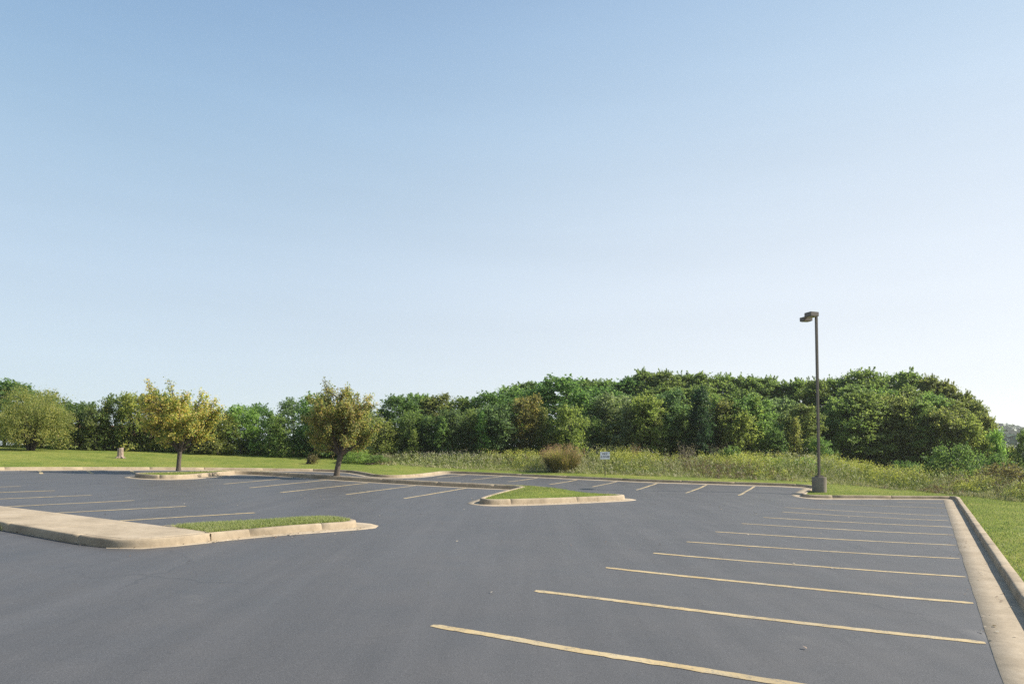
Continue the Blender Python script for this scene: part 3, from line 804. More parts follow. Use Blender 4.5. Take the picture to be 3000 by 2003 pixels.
(37.36, 52, 3.34, 1.76, 'small', 'olive', 'woodland_tree', 'low tree in the gap under the distant hill', None),
(35.03, 47, 4.05, 1.22, 'small', 'dark', 'woodland_tree', 'dark tree cut by the right picture edge below the hill', None),
(-6.95, 48.5, 2.1, 0.77, 'slim', 'yellowgreen', 'sapling', 'slim yellow-green sapling in front of the middle wood, left of centre', None),
(-4.91, 48.8, 2.98, 0.87, 'slim', 'mid', 'sapling', 'slim green sapling with a pointed top, two crowns left of the reed clump', None),
(-2.15, 49, 3.35, 0.88, 'slim', 'lime', 'sapling', 'slim bright sapling in front of the dark broad tree', None),
(2.22, 49.5, 3.68, 0.98, 'slim', 'olive', 'sapling', 'thin olive sapling between the amber tree and the reed clump', None),
(8.42, 50, 4.29, 1.09, 'slim', 'grey', 'sapling', 'pointed grey-green sapling right above the pet zone sign', None),
(10.54, 49.8, 3.52, 0.99, 'slim', 'olive', 'sapling', 'thin-trunked sapling between the pale-trunked tree and the ivy column', None),
(15.3, 51.5, 5.11, 1.02, 'slim', 'mid', 'sapling', 'pointed green sapling touching the right side of the ivy column', None),
(18.18, 51, 5.02, 1.12, 'slim', 'lime', 'sapling', 'pointed light sapling left of the lamp post', None),
(20.66, 50, 3.69, 0.99, 'slim', 'amber', 'sapling', 'brownish sapling just left of the lamp post', None),
(-20.68, 48.3, 2.3, 0.86, 'slim', 'yellowgreen', 'sapling', 'slim yellow sapling in the hedge between the two pear trees', None),
(-17.07, 48.4, 3.0, 0.87, 'slim', 'mid', 'sapling', 'slim green sapling in the hedge left of the russet pear tree', None),
(-28.23, 47.6, 3.15, 0.76, 'slim', 'gold', 'sapling', 'slim yellowing sapling in the hedge above the pale stump', None),
]
SHRUBS=[
(26.73, 47, 1.33, 1.68, 'shrub', 'dark', 'shrub', 'dark green seedling shrub alone in the yellow meadow', None),
(26.21, 44, 0.7, 1.75, 'shrub', 'mid', 'shrub', 'low spreading green shrub at the front of the meadow, near the corner of the lot', None),
(27.03, 42, 2.31, 2.67, 'shrub', 'dark', 'shrub', 'round green shrub at the right end of the meadow', None),
(27.72, 41, 1.2, 1.88, 'shrub', 'lime', 'shrub', 'light green shrub right of the round green one', None),
(30.71, 44, 2.16, 2.01, 'shrub', 'dark', 'shrub', 'dark shrub behind the light green one on the right slope', None),
(24.7, 33.5, 1.34, 2.2, 'shrub', 'russet', 'shrub', 'red-brown bush at the right edge of the lawn', None),
(25.1, 36, 0.9, 1.72, 'shrub', 'olive', 'shrub', 'low olive bush beside the red-brown one', None),
(16.47, 43.5, 0.9, 1.47, 'shrub', 'lime', 'shrub', 'bright green shrub in the meadow left of the lamp post', None),
(18.26, 42.5, 0.92, 1.35, 'shrub', 'lime', 'shrub', 'bright green shrub in the meadow touching the lamp post', None),
(14.86, 46, 1.4, 1.37, 'shrub', 'mid', 'shrub', 'leafy green shrub in the meadow right of the bare twigs', None),
(-10.47, 46.3, 0.8, 1.75, 'shrub', 'lime', 'shrub', 'leafy light shrub at the wood edge right of the russet pear tree', None),
(-9.18, 46.2, 0.49, 1.56, 'shrub', 'mid', 'shrub', 'low green shrub at the wood edge, second right of the russet pear tree', None),
(27.08, 38, 1.47, 1.74, 'shrub', 'russet', 'shrub', 'rusty bush behind the low olive bush at the end of the lawn', None),
(26.46, 39.5, 0.7, 1.57, 'shrub', 'olive', 'shrub', 'olive bush in front of the light green shrub', None),
(11.97, 47, 1.6, 1.22, 'twig', 'twig', 'bare_shrub', 'grey bare-twigged shrub left of the ivy column foot', None),
(14.06, 46.5, 1.6, 1.11, 'twig', 'twig', 'bare_shrub', 'grey bare-twigged shrub right of the ivy column foot', None),
(8.19, 46, 1.51, 0.64, 'twig', 'rust', 'bare_shrub', 'rusty bare shrub in the meadow right of the pet zone sign', None),
]

def place(i, row, tilt=True):
    x, y, Ht, Wd, kind, colour, name, label, group = row
    r = random.Random(i * 13 + 5)
    v = PROTO[kind]; H, D, crown, trunk = v[r.randrange(len(v))]
    root = empty(name, (x, y, float(zout(x, y)) - .03), r.uniform(0, TAU))
    sx = Wd / D * (1.12 if kind in ('slim', 'column', 'shrub', 'twig') else r.uniform(1.0, 1.22)); sz = Ht / H * (1.0 if kind in ('broad', 'locust', 'small') else 1.03)
    root.scale = (sx, sx * r.uniform(.92, 1.08), sz)
    tag(root, label, 'shrub' if 'shrub' in name else 'tree', group)
    if kind == 'twig':
        link('stems', trunk, M[colour], root, slot_obj=True); link('twigs', crown, M[colour], root, slot_obj=True)
    else:
        link('crown', crown, M[colour], root, slot_obj=True)
        link('trunk', trunk, M['bark' if kind in ('small', 'broad', 'shrub', 'slim') else 'darkbark'], root, slot_obj=True)
    return root
for i, row in enumerate(TREES): place(i, row)
for i, row in enumerate(SHRUBS): place(i + 500, row)

# ---- the two pear trees on the islands and the big bush: grown limb by limb
def grown_tree(name, label, seed, base, H, fork, R, trunk_r, lean, leafmat, leaf, dens, azs, thin=None, droop=.25, squeeze=1.0):
    r = np.random.default_rng(seed); T = Tubes(); C = []; 
    top = np.array([lean[0], lean[1], fork])
    z = np.linspace(0, 1, 7)[:, None]
    path = top * np.hstack([z ** 1.6, z ** 1.6, z])
    T.tube(path, trunk_r * np.array([1.28, 1.06, 1.0, .97, .96, 1.0, 1.02]), 12, False)
    def limb(p, d, L, rr, lvl):
        n = 6; pts = [p]; dirn = d
        for i in range(n):
            dirn = unit(dirn + r.normal(0, .10 + .04 * lvl, 3) + np.array([0, 0, .05 if lvl else .10]))
            pts.append(pts[-1] + dirn * L / n)
        pts = np.array(pts)
        T.tube(pts, rr * np.linspace(1, .28, n + 1), 7 if lvl == 0 else 5 if lvl == 1 else 4)
        if lvl >= 1:
            m = int(dens * L * (1.0 if lvl == 2 else .6))
            t = r.uniform(.18 if lvl == 1 else .0, 1.05, m) * n
            i0 = np.clip(t.astype(int), 0, n - 1)
            q = pts[i0] + (pts[i0 + 1] - pts[i0]) * (t - i0)[:, None]
            C.append(q + r.normal(0, .085, (m, 3)))
        if lvl < 2:
            kids = (9, 6)[lvl]
            for j in range(kids):
                t = (.22 + .78 * (j + r.uniform(0, 1)) / kids) * n; i0 = min(int(t), n - 1)
                q = pts[i0] + (pts[i0 + 1] - pts[i0]) * (t - i0)
                ax = unit(r.normal(0, 1, 3)); side = unit(np.cross(dirn, ax))
                nd = unit(unit(pts[i0 + 1] - pts[i0]) * .75 + side * r.uniform(.55, 1.1) + np.array([0, 0, .12]))
                out = q[:2] - top[:2]
                nd[:2] += .25 * out / (np.linalg.norm(out) + .4); nd = unit(nd)
                limb(q, nd, L * r.uniform(.34, .55) * (1.12 - .5 * t / n), rr * .45, lvl + 1)
    for (az, el, ln) in azs:
        d = np.array([math.cos(rad(az)) * math.cos(rad(el)), math.sin(rad(az)) * math.cos(rad(el)), math.sin(rad(el))])
        limb(top + np.array([0, 0, -.03]), d, ln, trunk_r * .52, 0)
    C = np.concatenate(C)
    if thin is not None: C = C[r.uniform(0, 1, len(C)) < thin(C)]
    Nn = unit(np.column_stack([C[:, 0], C[:, 1], (C[:, 2] - H * .5)]) * .5 + np.array([0, 0, .4]) + r.normal(0, .75, C.shape))
    root = empty(name, base); tag(root, label, 'tree')
    root.scale = (squeeze, squeeze, 1)
    link('crown', leaf_mesh(C, Nn, leaf, r, .72, 'crown', droop), M[leafmat], root)
    link('trunk', T.mesh('trunk'), M['bark'], root)
    return root
def on_lawn(x, y, off=0): return (x, y, float(zout(x, y)) + off)
def on_island(x, y, off=.18): return (x, y, float(zlot(x, y)) + off)
grown_tree('pear_tree', 'golden-leaved pear tree on the far left island, yellowest of the two', 61, on_island(-16.62, 34.25), 4.3, .95, 1.7, .112, (.06, .0), 'pear_gold', .10, 165,
           [(178, 42, 3.0), (192, 54, 3.1), (205, 60, 2.75), (120, 62, 2.6), (60, 62, 2.65), (20, 55, 2.65), (-8, 40, 2.3), (-60, 58, 2.5), (-120, 56, 2.5), (270, 74, 2.75), (150, 34, 2.0), (30, 34, 1.9), (-40, 36, 2.0)],
           lambda C: np.where((C[:, 0] < -.45) & (C[:, 2] > 2.7), .30, .46), squeeze=.96)
grown_tree('pear_tree', 'russet-tinged pear tree with a leaning trunk, rooted in the long thin median', 64, on_island(*W(24.68, 25.2)), 4.9, 1.05, 1.75, .150, (.19, .05), 'pear_russet', .10, 175,
           [(176, 46, 2.5), (200, 60, 2.95), (140, 64, 3.0), (60, 66, 3.0), (15, 56, 2.9), (-10, 40, 2.5), (-60, 56, 2.7), (-120, 55, 2.6), (270, 78, 2.95), (160, 33, 2.0), (20, 30, 2.1), (-45, 34, 2.1), (225, 44, 2.3), (100, 45, 2.3), (185, 72, 3.0)],
           lambda C: np.where((C[:, 0] < -.25) & (C[:, 2] > 3.4), .28, .50), squeeze=.88)

def big_bush():
    r = np.random.default_rng(71); root = empty('bush', on_lawn(-30.9, 44.1)); tag(root, 'huge round olive bush with many stems at the left edge of the lawn', 'bush'); root.scale = (.74, .8, 1.0)
    T = Tubes(); lobes = []
    for i in range(34):
        a = r.uniform(0, TAU); k = r.uniform(.1, 1) ** .6
        e = np.array([math.cos(a) * 2.9 * k, math.sin(a) * 2.4 * k, 4.0 * math.sqrt(max(.03, 1 - (k * .93) ** 2)) * r.uniform(.55, 1)])
        s0 = np.array([math.cos(a) * .22, math.sin(a) * .22, 0]); z = np.linspace(0, 1, 7)[:, None]
        p = s0 + (e - s0) * z ** np.array([1.5, 1.5, .8])
        T.tube(p, .055 * (1.12 - z[:, 0]), 5); lobes.append((*e, r.uniform(.55, .85)))
        m = p[4]; lobes.append((m[0] * 1.15, m[1] * 1.15, m[2], .62))
    for i in range(46):
        a = r.uniform(0, TAU); k = r.uniform(.75, 1.02)
        zz = r.uniform(.32, 2.6); env = 2.75 * math.sqrt(max(0, 1 - ((zz - 1.3) / 2.9) ** 2))
        lobes.append((env * k * math.cos(a), env * .85 * k * math.sin(a), zz, r.uniform(.4, .62)))
    lobes.append((.35, -2.1, .9, .55)); lobes.append((.9, -2.0, .75, .5))
    C, Nn = lobes_leaves(r, np.array(lobes), 900, .9, 9, .4)
    sp_ = r.normal(0, 1, (900, 3)) * (1.2, 1.0, .22) + (0, 0, 3.55)
    C = np.concatenate([C, sp_]); Nn = np.concatenate([Nn, unit(r.normal(0, 1, sp_.shape))])
    k = C[:, 2] > .05
    link('crown', leaf_mesh(C[k], Nn[k], .105, r, .5), M['bush'], root); link('stems', T.mesh('stems'), M['darkbark'], root)
big_bush()

# ------------------------------------------------------------------ stumps, reed clump
def stump(name, label, loc, h, r0, mat, seed):
    r = np.random.default_rng(seed); root = empty(name, loc); tag(root, label, 'tree stump')
    n, m = 26, 9; ang = np.linspace(0, TAU, n, endpoint=False); lump = .06 * np.sin(ang * 3 + seed) + .05 * np.sin(ang * 7)
    V = []; F = []
    for i in range(m):
        t = i / (m - 1); flare = 1 + .42 * math.exp(-t * 9)
        rr = r0 * flare * (1 + lump * (1 + math.exp(-t * 6)) + r.normal(0, .012, n))
        zz = t * h + (.05 * h * np.sin(ang + 1) + .03 * h * np.sin(ang * 4)) * t
        V.append(np.column_stack([rr * np.cos(ang), rr * np.sin(ang), zz]))
    for i in range(m - 1):
        a = i * n + np.arange(n); b = i * n + (np.arange(n) + 1) % n; F.append(np.stack([a, b, b + n, a + n], 1))
    V.append(np.array([[0, 0, h * .96]])); k = (m - 1) * n
    tri = np.stack([k + np.arange(n), k + (np.arange(n) + 1) % n, np.full(n, m * n)], 1)
    link('trunk', mesh_np('trunk', np.concatenate(V), [np.concatenate(F), tri]), M[mat], root)
    T = Tubes()
    for j in range(6):
        a = j * 1.05 + r.uniform(0, .5); d = np.array([math.cos(a), math.sin(a), 0])
        T.tube([d * r0 * .9 + (0, 0, .08), d * r0 * 1.5 + (0, 0, .03), d * r0 * 2.1 + (0, 0, -.03)], [.05, .04, .02], 6)
    link('roots', T.mesh('roots'), M[mat], root)
    return root
stump('tree_stump', 'pale weathered tree stump standing on the lawn right of the big bush', on_lawn(-23.72, 41.6), .6, .155, 'deadwood', 2)
st = stump('tree_stump', 'dark stump overgrown by a reddish shrub, left of the russet pear tree', on_lawn(-13.28, 44.9), .42, .11, 'darkbark', 5)
def sprouts():
    r = np.random.default_rng(8); C = r.normal(0, 1, (1100, 3)) * (.17, .15, .16) + (.32, -.05, .27)
    C = C[C[:, 2] > .02]
    link('sprouts', leaf_mesh(C, unit(r.normal(0, 1, C.shape)), .07, r), M['russet'], st)
sprouts()

def reed_clump():
    r = np.random.default_rng(9); n = 2900; root = empty('reed_clump', on_lawn(3.15, 43.1)); tag(root, 'large red-brown clump of tall reeds with feathery heads left of the sign', 'ornamental grass')
    a = r.uniform(0, TAU, n); k = r.uniform(0, 1, n) ** .6
    X = np.cos(a) * k * .9; Y = np.sin(a) * k * .7; h = r.uniform(.55, 1.6, n) * (1.08 - .35 * k ** 2); ln = .14 + .42 * k
    B = np.column_stack([X, Y, np.zeros(n)]); fx, fy = np.cos(a + r.normal(0, .5, n)), np.sin(a + r.normal(0, .5, n))
    md = B + np.column_stack([fx * ln * h * .3, fy * ln * h * .3, h * .6]); tp = B + np.column_stack([fx * ln * h, fy * ln * h, h])
    S = np.column_stack([-fy, fx, np.zeros(n)]) * .011
    V = np.stack([B - S, B + S, md + S, md - S, tp], 1).reshape(-1, 3); q = np.arange(n) * 5
    link('stalks', mesh_np('stalks', V, [np.stack([q, q + 1, q + 2, q + 3], 1), np.stack([q + 3, q + 2, q + 4], 1)]), M['amber'], root)
    pick = tp[r.permutation(n)[:1000]]
    C = np.repeat(pick, 7, 0) + r.normal(0, 1, (len(pick) * 7, 3)) * (.03, .03, .085) + (0, 0, .06)
    link('plumes', leaf_mesh(C, unit(r.normal(0, 1, C.shape)), .055, r, .4, 'plumes'), M['rust'], root)
reed_clump()

# ------------------------------------------------------------------ wildflower meadow and undergrowth between lawn and wood
EDGE = np.array([(-9.6, 45.2), (-5.5, 44.9), (-2.2, 43.9), (1.0, 42.5), (5.6, 41.5), (8.0, 40.6), (11.6, 39.3), (14.1, 38.4), (16.3, 37.9), (17.1, 37.5), (20.2, 38.4), (21.9, 37.4), (21.6, 33.6), (21.3, 30.5), (21.9, 28.7), (21.6, 25.0)])
def meadow():
    r = np.random.default_rng(31)
    inner = resample(EDGE, .5, False)
    outer = np.array([(31, 25), (40, 36), (40, 50), (30, 57), (18, 54), (8, 51), (-9.6, 49)])
    ring = np.vstack([inner, outer])
    p = scatter_in(ring, 19, 32)
    # distance from the mown edge, used for height and kind
    de = np.min(np.hypot(p[:, None, 0] - inner[None, :, 0], p[:, None, 1] - inner[None, :, 1]), axis=1)
    k = (de < 13); p, de = p[k], de[k]
    f = lambda s, q: .5 + .25 * (np.sin(p[:, 0] * s + q) + np.sin(p[:, 1] * s * 1.3 + 2 * q + p[:, 0] * .4))
    pa, pb = f(.9, 1.0) + r.normal(0, .13, len(p)), f(.55, 4.0) + r.normal(0, .13, len(p))
    z = zout(p[:, 0], p[:, 1])
    left = sst(2, -6, p[:, 0])
    hh = (.18 + .85 * sst(.1, 2.2, de)) * r.uniform(.65, 1.2, len(p)) * (1 - .45 * left) * (.8 + .4 * pb)
    parts = {'green': [], 'yellow': [], 'straw': [], 'brown': [], 'white': []}
    seg = {k: [[], []] for k in parts}
    def put(key, C, Nn): seg[key][0].append(C); seg[key][1].append(Nn)
    for i in range(len(p)):
        h = hh[i]; b = np.array([p[i, 0], p[i, 1], z[i]])
        kind = 'yellow' if (pa[i] > .62 and de[i] > .8 and left[i] < .7) else 'brown' if pb[i] < .22 else 'white' if (pb[i] > .74 and de[i] > .6) else 'straw' if (de[i] < .7 or pa[i] < .42) else 'green'
        n = 15 if de[i] < 6 else 9
        t = r.uniform(.05, .9, n) ** .9; a = r.uniform(0, TAU, n)
        sp_ = .16 * (1 - .5 * t)
        C = b + np.column_stack([np.cos(a) * sp_, np.sin(a) * sp_, t * h])
        Nn = unit(np.column_stack([np.cos(a) * .6, np.sin(a) * .6, r.uniform(.2, 1, n)]))
        put('straw' if kind == 'straw' else 'brown' if (kind == 'brown' and r.uniform() < .7) else 'green', C, Nn)
        if kind in ('yellow', 'white', 'brown'):
            m = 20 if kind == 'yellow' else 5
            C = b + np.column_stack([r.normal(0, .095, m), r.normal(0, .095, m), h * r.uniform(.78, 1.12, m)])
            put('brown' if kind == 'brown' else kind, C, unit(r.normal(0, 1, (m, 3)) + (0, 0, .6)))
    cols = {'green': [(.13, .17, .032), (.20, .245, .048), (.28, .31, .07), (.39, .39, .125)],
            'yellow': [(.26, .29, .028), (.38, .40, .03), (.52, .50, .035), (.60, .56, .06)],
            'straw': [(.20, .20, .075), (.30, .28, .125), (.40, .36, .18), (.48, .43, .25)],
            'brown': [(.10, .065, .035), (.16, .105, .055), (.22, .15, .08), (.27, .20, .12)],
            'white': [(.30, .26, .18), (.42, .36, .26), (.55, .48, .36), (.6, .55, .45)]}
    root = None
    for key in ('green', 'yellow', 'straw', 'brown', 'white'):
        C = np.concatenate(seg[key][0]); Nn = np.concatenate(seg[key][1])
        me = leaf_mesh(C, Nn, {'green': .19, 'yellow': .06, 'straw': .17, 'brown': .13, 'white': .055}[key], r, {'straw': .14, 'green': .24, 'brown': .3}.get(key, .8), 'wildflower_meadow' if root is None else key + '_plants', 0 if key in ('yellow', 'white') else -1.1)
        o = link('wildflower_meadow' if root is None else {'yellow': 'yellow_flowers', 'straw': 'dry_grass', 'brown': 'dead_stalks', 'white': 'white_flowers'}[key], me, leafy('meadow ' + key, cols[key], .3, .5, 0, 0), root)
        o['kind'] = 'stuff'
        if root is None:
            root = o; o['label'] = 'overgrown meadow of goldenrod and tall weeds between lawn and wood'
meadow()

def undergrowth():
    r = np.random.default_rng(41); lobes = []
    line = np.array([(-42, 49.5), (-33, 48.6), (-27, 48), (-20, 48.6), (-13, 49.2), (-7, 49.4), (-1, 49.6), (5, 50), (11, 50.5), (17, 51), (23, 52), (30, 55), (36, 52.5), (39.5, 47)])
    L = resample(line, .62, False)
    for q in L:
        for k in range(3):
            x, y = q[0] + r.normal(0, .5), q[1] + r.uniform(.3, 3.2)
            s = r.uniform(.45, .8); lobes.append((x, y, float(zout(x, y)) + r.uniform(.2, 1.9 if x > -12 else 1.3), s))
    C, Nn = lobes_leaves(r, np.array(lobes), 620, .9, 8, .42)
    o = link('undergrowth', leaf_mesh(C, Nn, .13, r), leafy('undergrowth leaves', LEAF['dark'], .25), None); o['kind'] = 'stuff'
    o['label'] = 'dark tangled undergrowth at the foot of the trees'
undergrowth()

# ------------------------------------------------------------------ wooded hill across the valley
def forest():
    r = np.random.default_rng(51); n = 2300
    az = r.uniform(rad(14), rad(46), n); R = np.where(r.uniform(0, 1, n) < .3, r.uniform(370, 520, n), r.uniform(640, 1010, n))
    X, Y = R * np.sin(az), R * np.cos(az); Z = zout(X, Y)
    C, Nn = [], []
    for i in range(n):
        s = r.uniform(3.6, 6.4); m = 46
        d = unit(r.normal(0, 1, (m, 3)) + (0, 0, .35))
        C.append(d * s * r.uniform(.75, 1.05, (m, 1)) * (1, 1, .85) + (X[i], Y[i], Z[i] + s * 1.0)); Nn.append(unit(d + r.normal(0, .25, (m, 3))))
    o = link('forest', leaf_mesh(np.concatenate(C), np.concatenate(Nn), 3.4, r, .95, 'forest'), M['forest']); o['kind'] = 'stuff'
    o['label'] = 'hazy wooded hillside across the valley at the right'
forest()

# ------------------------------------------------------------------ lamp post
def box(bm, sx, sy, sz, loc=(0, 0, 0), rz=0.0, bev=0.0, rx=0.0):
    b = bmesh.new()
    r = bmesh.ops.create_cube(b, size=1)
    bmesh.ops.scale(b, vec=(sx, sy, sz), verts=b.verts)
    if bev: bmesh.ops.bevel(b, geom=list(b.edges), offset=bev, segments=2, affect='EDGES')
    b.transform(Matrix.Translation(loc) @ Matrix.Rotation(rz, 4, 'Z') @ Matrix.Rotation(rx, 4, 'X'))
    me = bpy.data.meshes.new('tmp'); b.to_mesh(me); b.free(); bm.from_mesh(me); bpy.data.meshes.remove(me)

def cyl(bm, r, h, loc, seg=40, r2=None, bev=0.0):
    b = bmesh.new()
    bmesh.ops.create_cone(b, cap_ends=True, segments=seg, radius1=r, radius2=r if r2 is None else r2, depth=h)
    if bev:
        es = [e for e in b.edges if all(v.co.z > 0 for v in e.verts)]
        bmesh.ops.bevel(b, geom=es, offset=bev, segments=3, affect='EDGES')
    b.transform(Matrix.Translation((loc[0], loc[1], loc[2] + h / 2)))
    me = bpy.data.meshes.new('tmp'); b.to_mesh(me); b.free(); bm.from_mesh(me); bpy.data.meshes.remove(me)

LX, LY = 15.15, 33.93
lamp = empty('lamp_post', on_lawn(LX, LY)); tag(lamp, 'tall dark bronze parking lot lamp post on a round concrete footing', 'lamp post')
bm = bmesh.new(); cyl(bm, .335, .82, (0, 0, -.1), 56, None, .02); bm_obj('footing', bm, M['footing'], lamp)
VROT = -math.atan2(LX, LY)
bm = bmesh.new(); box(bm, .30, .30, .10, (0, 0, .75), VROT + rad(38), .012); bm_obj('base_cover', bm, M['bronze'], lamp)
PH = 8.8
bm = bmesh.new(); box(bm, .112, .112, PH - .72, (0, 0, .72 + (PH - .72) / 2), VROT + rad(38), .012); bm_obj('pole', bm, M['bronze'], lamp)
bm = bmesh.new(); box(bm, .05, .05, .05, (0, 0, PH + .02), VROT + rad(38), .01); 
vx, vy = math.cos(VROT), math.sin(VROT)              # sideways axis as seen along the lot
def side(r_, f_): return (r_ * vx - f_ * vy, r_ * vy + f_ * vx)
def lamp_head(right, fwd, z, sx, sy, sz, ang, tilt=0.0):
    x, y = side(right, fwd)
    b = bmesh.new(); box(b, sx, sy, sz, (0, 0, 0), 0, .014)
    h = bm_obj('lamp_head', b, M['bronze'], lamp); h.location = (x, y, z); h.rotation_euler = (0, rad(tilt), VROT + rad(ang))
    b = bmesh.new(); box(b, sx * .78, sy * .78, .03, (0, 0, -sz / 2 - .006), 0, .008)
    bm_obj('lens', b, M['lens'], h)
lamp_head(-.21, -.10, PH - .02, .50, .46, .215, 43)
lamp_head(-.47, .34, PH - .15, .52, .34, .20, 43, -3)
box(bm, .06, .36, .05, (*side(-.26, .10), PH - .03), VROT + rad(52), .01)
bm_obj('arm', bm, M['bronze'], lamp)

# ------------------------------------------------------------------ pet zone sign
sign = empty('sign', on_lawn(5.5, 40.62), -math.atan2(5.5, 40.62)); tag(sign, 'white sign reading PET ZONE on a thin dark green post by the meadow', 'sign')
bm = bmesh.new()
for dx in (-.018, .018): box(bm, .010, .03, 1.45, (dx, .02, .70))
box(bm, .044, .008, 1.45, (0, .038, .70)); bm_obj('post', bm, M['postgreen'], sign)
bm = bmesh.new(); box(bm, .56, .006, .44, (0, -.006, 1.19))
pl = bm_obj('panel', bm, M['signwhite'], sign)
for dz in (-.14, .14):
    bm = bmesh.new(); b2 = bmesh.new(); bmesh.ops.create_cone(b2, cap_ends=True, segments=10, radius1=.012, radius2=.009, depth=.008); b2.transform(Matrix.Translation((0, -.013, 1.19 + dz * 1.35)) @ Matrix.Rotation(rad(90), 4, 'X'))
    m_ = bpy.data.meshes.new('t'); b2.to_mesh(m_); b2.free(); bm.from_mesh(m_); bm_obj('bolt', bm, M['postgreen'], sign)
def lettering(body, z, size):
    cu = bpy.data.curves.new('lettering', 'FONT'); cu.body = body; cu.size = size; cu.align_x = 'CENTER'; cu.align_y = 'CENTER'
    cu.extrude = .001; cu.offset = .004; cu.space_character = 1.16
    o = bpy.data.objects.new('tmp', cu); COL.objects.link(o)
    dg = bpy.context.evaluated_depsgraph_get(); me = bpy.data.meshes.new_from_object(o.evaluated_get(dg))
    bpy.data.objects.remove(o); bpy.data.curves.remove(cu)
    me.materials.clear()
    t = link('lettering', me, M['signink'], sign); t.location = (0, -.0105, z); t.rotation_euler = (rad(90), 0, 0); t.scale = (1.08, 1, 1)
lettering('PET', 1.272, .158); lettering('ZONE', 1.112, .158)

# ------------------------------------------------------------------ house whose roof shows above the hedge
hx, hy = -61.0, 102.0
house = empty('house', on_lawn(hx, hy), rad(28)); tag(house, 'house behind the hedge, only its brown roof ridge showing', 'house')
hz = 6.35 - 1.2
bm = bmesh.new(); box(bm, 15, 8, hz - 2.2, (0, 0, (hz - 2.2) / 2)); bm_obj('wall', bm, M['brick'], house)
bm = bmesh.new()
e0, e1, w0, zt = 8.0, hz, 4.6, hz - 2.25
vs = [bm.verts.new(v) for v in [(-e0, -w0, zt), (e0, -w0, zt), (e0, w0, zt), (-e0, w0, zt), (-e0, 0, e1), (e0, 0, e1)]]
for f in [(0, 1, 5, 4), (2, 3, 4, 5), (0, 4, 3), (1, 2, 5), (3, 2, 1, 0)]: bm.faces.new([vs[i] for i in f])
rf = bm_obj('roof', bm, M['roof'], house)
for wx in (-5, -1.7, 1.7, 5):
    bm = bmesh.new(); box(bm, 1.1, .06, 1.3, (wx, -4.02, 1.6)); bm_obj('window', bm, M['pane'], house)

# ------------------------------------------------------------------ leaf litter along the kerbs
def litter():
    r = np.random.default_rng(61); C = []
    def along(P, n, d0, d1):
        for _ in range(n):
            i = r.integers(0, len(P) - 1); q = P[i] + (P[i + 1] - P[i]) * r.uniform(); C.append(offset(np.array([P[i], P[i + 1]]), 0, False)[0] * 0 + q + r.normal(0, 1, 2) * (d1) + 0)
    along(fp, 240, 0, .05)
    near_ring = np.array([W(*p) for p in resample(NEAR[:6], .3, False)]); along(offset(near_ring, .25, False), 90, 0, .2)
    mid_ring = np.array([W(*p) for p in resample(MID[1:9], .3, False)]); along(mid_ring, 160, 0, .3)
    bk = FACE[(poly_dist(FACE[:, 0], FACE[:, 1]) > -9)]
    along(offset(bk[40:], -.3, False), 420, 0, .22)
    for _ in range(150):
        x, y = W(r.uniform(6, 30), r.uniform(0, 24)); C.append(np.array([x, y]))
    C = np.array(C)
    k = poly_dist(C[:, 0], C[:, 1]) < -.06
    C = C[k]
    P3 = np.column_stack([C, zlot(C[:, 0], C[:, 1]) + .022])
    o = link('litter', leaf_mesh(P3, unit(np.array([0, 0, 1.]) + r.normal(0, .25, P3.shape)), .05, r, .7, 'litter'), M['litter']); o['kind'] = 'stuff'
    o['label'] = 'scattered fallen leaves along the kerbs'
litter()

# ------------------------------------------------------------------ air
bm = bmesh.new(); box(bm, 3500, 3500, 118, (0, 0, 118 / 2 - 36))
hz_m = bpy.data.materials.new('pale air'); hz_m.use_nodes = True; nt = hz_m.node_tree; nt.nodes.clear()
ou = nt.nodes.new('ShaderNodeOutputMaterial'); pv = nt.nodes.new('ShaderNodeVolumePrincipled')
pv.inputs['Color'].default_value = (.93, .95, .97, 1); pv.inputs['Density'].default_value = HAZE_D; pv.inputs['Anisotropy'].default_value = .3
nt.links.new(pv.outputs[0], ou.inputs['Volume'])
hz_o = bm_obj('haze', bm, hz_m); hz_o['kind'] = 'stuff'

# ------------------------------------------------------------------ daylight
SUN_AZ, SUN_EL = 84, 37.0                          # degrees clockwise from straight ahead, and above the horizon
world = bpy.data.worlds.new('World'); scene.world = world; world.use_nodes = True
nt = world.node_tree; bg = nt.nodes['Background']
sky = nt.nodes.new('ShaderNodeTexSky'); sky.sky_type = 'NISHITA'; sky.sun_disc = False
sky.sun_elevation = rad(SUN_EL); sky.sun_rotation = rad(SUN_AZ)
sky.altitude = 150; sky.air_density = 1.0; sky.dust_density = .7; sky.ozone_density = 1.5
# thin autumn haze over the clear sky: paler towards the horizon and towards the sun
def lin(c): return tuple(((v / 255 + .055) / 1.055) ** 2.4 for v in c)
def wn(typ, **kw):
    n = nt.nodes.new(typ)
    for k, v in kw.items(): setattr(n, k, v)
    return n
tc = wn('ShaderNodeTexCoord'); sx = wn('ShaderNodeSeparateXYZ'); nt.links.new(tc.outputs['Generated'], sx.inputs[0])
def wramp(stops):
    r = wn('ShaderNodeValToRGB'); cr = r.color_ramp; cr.interpolation = 'B_SPLINE'
    while len(cr.elements) < len(stops): cr.elements.new(.5)
    for e, (p, c) in zip(cr.elements, stops): e.position = p; e.color = (*lin(c), 1)
    nt.links.new(sx.outputs['Z'], r.inputs['Fac']); return r.outputs['Color']
away = wramp([(0, (212, 226, 236)), (.12, (208, 224, 237)), (.24, (196, 216, 235)), (.38, (170, 201, 227)), (.50, (144, 180, 216)), (.62, (124, 163, 207)), (1, (84, 124, 184))])
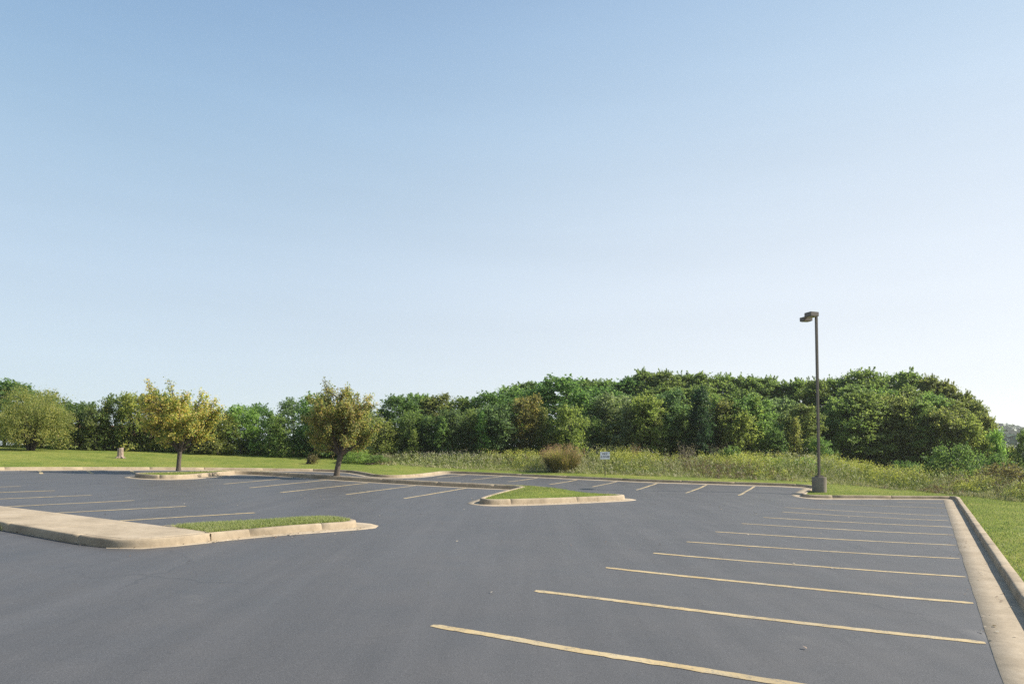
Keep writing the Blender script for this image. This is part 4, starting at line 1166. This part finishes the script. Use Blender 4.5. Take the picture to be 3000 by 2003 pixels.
near = wramp([(0, (240, 241, 240)), (.12, (240, 243, 248)), (.24, (235, 241, 248)), (.38, (215, 229, 242)), (.50, (191, 215, 236)), (.62, (170, 199, 229)), (1, (110, 150, 204))])
dt = wn('ShaderNodeVectorMath', operation='DOT_PRODUCT'); nt.links.new(tc.outputs['Generated'], dt.inputs[0])
dt.inputs[1].default_value = (math.sin(rad(SUN_AZ)), math.cos(rad(SUN_AZ)), 0)
mr = wn('ShaderNodeMapRange', interpolation_type='SMOOTHSTEP'); mr.inputs['From Min'].default_value = -.55; mr.inputs['From Max'].default_value = .82
nt.links.new(dt.outputs['Value'], mr.inputs['Value'])
mx = wn('ShaderNodeMix', data_type='RGBA'); nt.links.new(mr.outputs[0], mx.inputs[0]); nt.links.new(away, mx.inputs[6]); nt.links.new(near, mx.inputs[7])
mp = wn('ShaderNodeMapping'); mp.inputs['Scale'].default_value = (1.0, 1.0, 8); mp.inputs['Rotation'].default_value = (.25, .22, 0); nt.links.new(tc.outputs['Generated'], mp.inputs['Vector'])
cn = wn('ShaderNodeTexNoise'); cn.inputs['Scale'].default_value = 1.6; cn.inputs['Detail'].default_value = 5; nt.links.new(mp.outputs[0], cn.inputs['Vector'])
cr = wn('ShaderNodeMapRange'); cr.inputs['From Min'].default_value = .3; cr.inputs['From Max'].default_value = .7; cr.inputs['To Min'].default_value = .97 * SKY_K; cr.inputs['To Max'].default_value = 1.03 * SKY_K
nt.links.new(cn.outputs['Fac'], cr.inputs['Value'])
vs_ = wn('ShaderNodeVectorMath', operation='SCALE'); nt.links.new(mx.outputs[2], vs_.inputs[0]); nt.links.new(cr.outputs[0], vs_.inputs['Scale'])
m2 = wn('ShaderNodeMix', data_type='RGBA'); m2.inputs[0].default_value = .88
nt.links.new(sky.outputs[0], m2.inputs[6]); nt.links.new(vs_.outputs[0], m2.inputs[7])
nt.links.new(m2.outputs[2], bg.inputs['Color']); bg.inputs['Strength'].default_value = SKY_S
sd = bpy.data.lights.new('sun', 'SUN'); sd.energy = SUN_S; sd.angle = rad(.55); sd.color = (1.0, .93, .82)
so = bpy.data.objects.new('sun', sd); COL.objects.link(so)
dv = Vector((math.sin(rad(SUN_AZ)) * math.cos(rad(SUN_EL)), math.cos(rad(SUN_AZ)) * math.cos(rad(SUN_EL)), math.sin(rad(SUN_EL))))
so.rotation_euler = dv.to_track_quat('Z', 'Y').to_euler(); so.location = (30, 5, 40)

# ------------------------------------------------------------------ camera
cam = bpy.data.cameras.new('camera'); cam.sensor_width = 36; cam.lens = 36 * 2011 / 3000
cam.shift_y = .0862; cam.clip_start = .1; cam.clip_end = 6000
co = bpy.data.objects.new('camera', cam); COL.objects.link(co); co.location = (0, 0, 2.0); co.rotation_euler = (rad(92.3), 0, 0)
scene.camera = co
vs = scene.view_settings; vs.view_transform = 'Standard'; vs.look = 'None'; vs.exposure = EXPO; vs.gamma = 1; vs.use_curve_mapping = False
scene.cycles.max_bounces = 8; scene.cycles.volume_bounces = 1; scene.cycles.transparent_max_bounces = 8
scene.cycles.diffuse_bounces = 6; scene.cycles.use_denoising = False; world.cycles.sampling_method = 'NONE'
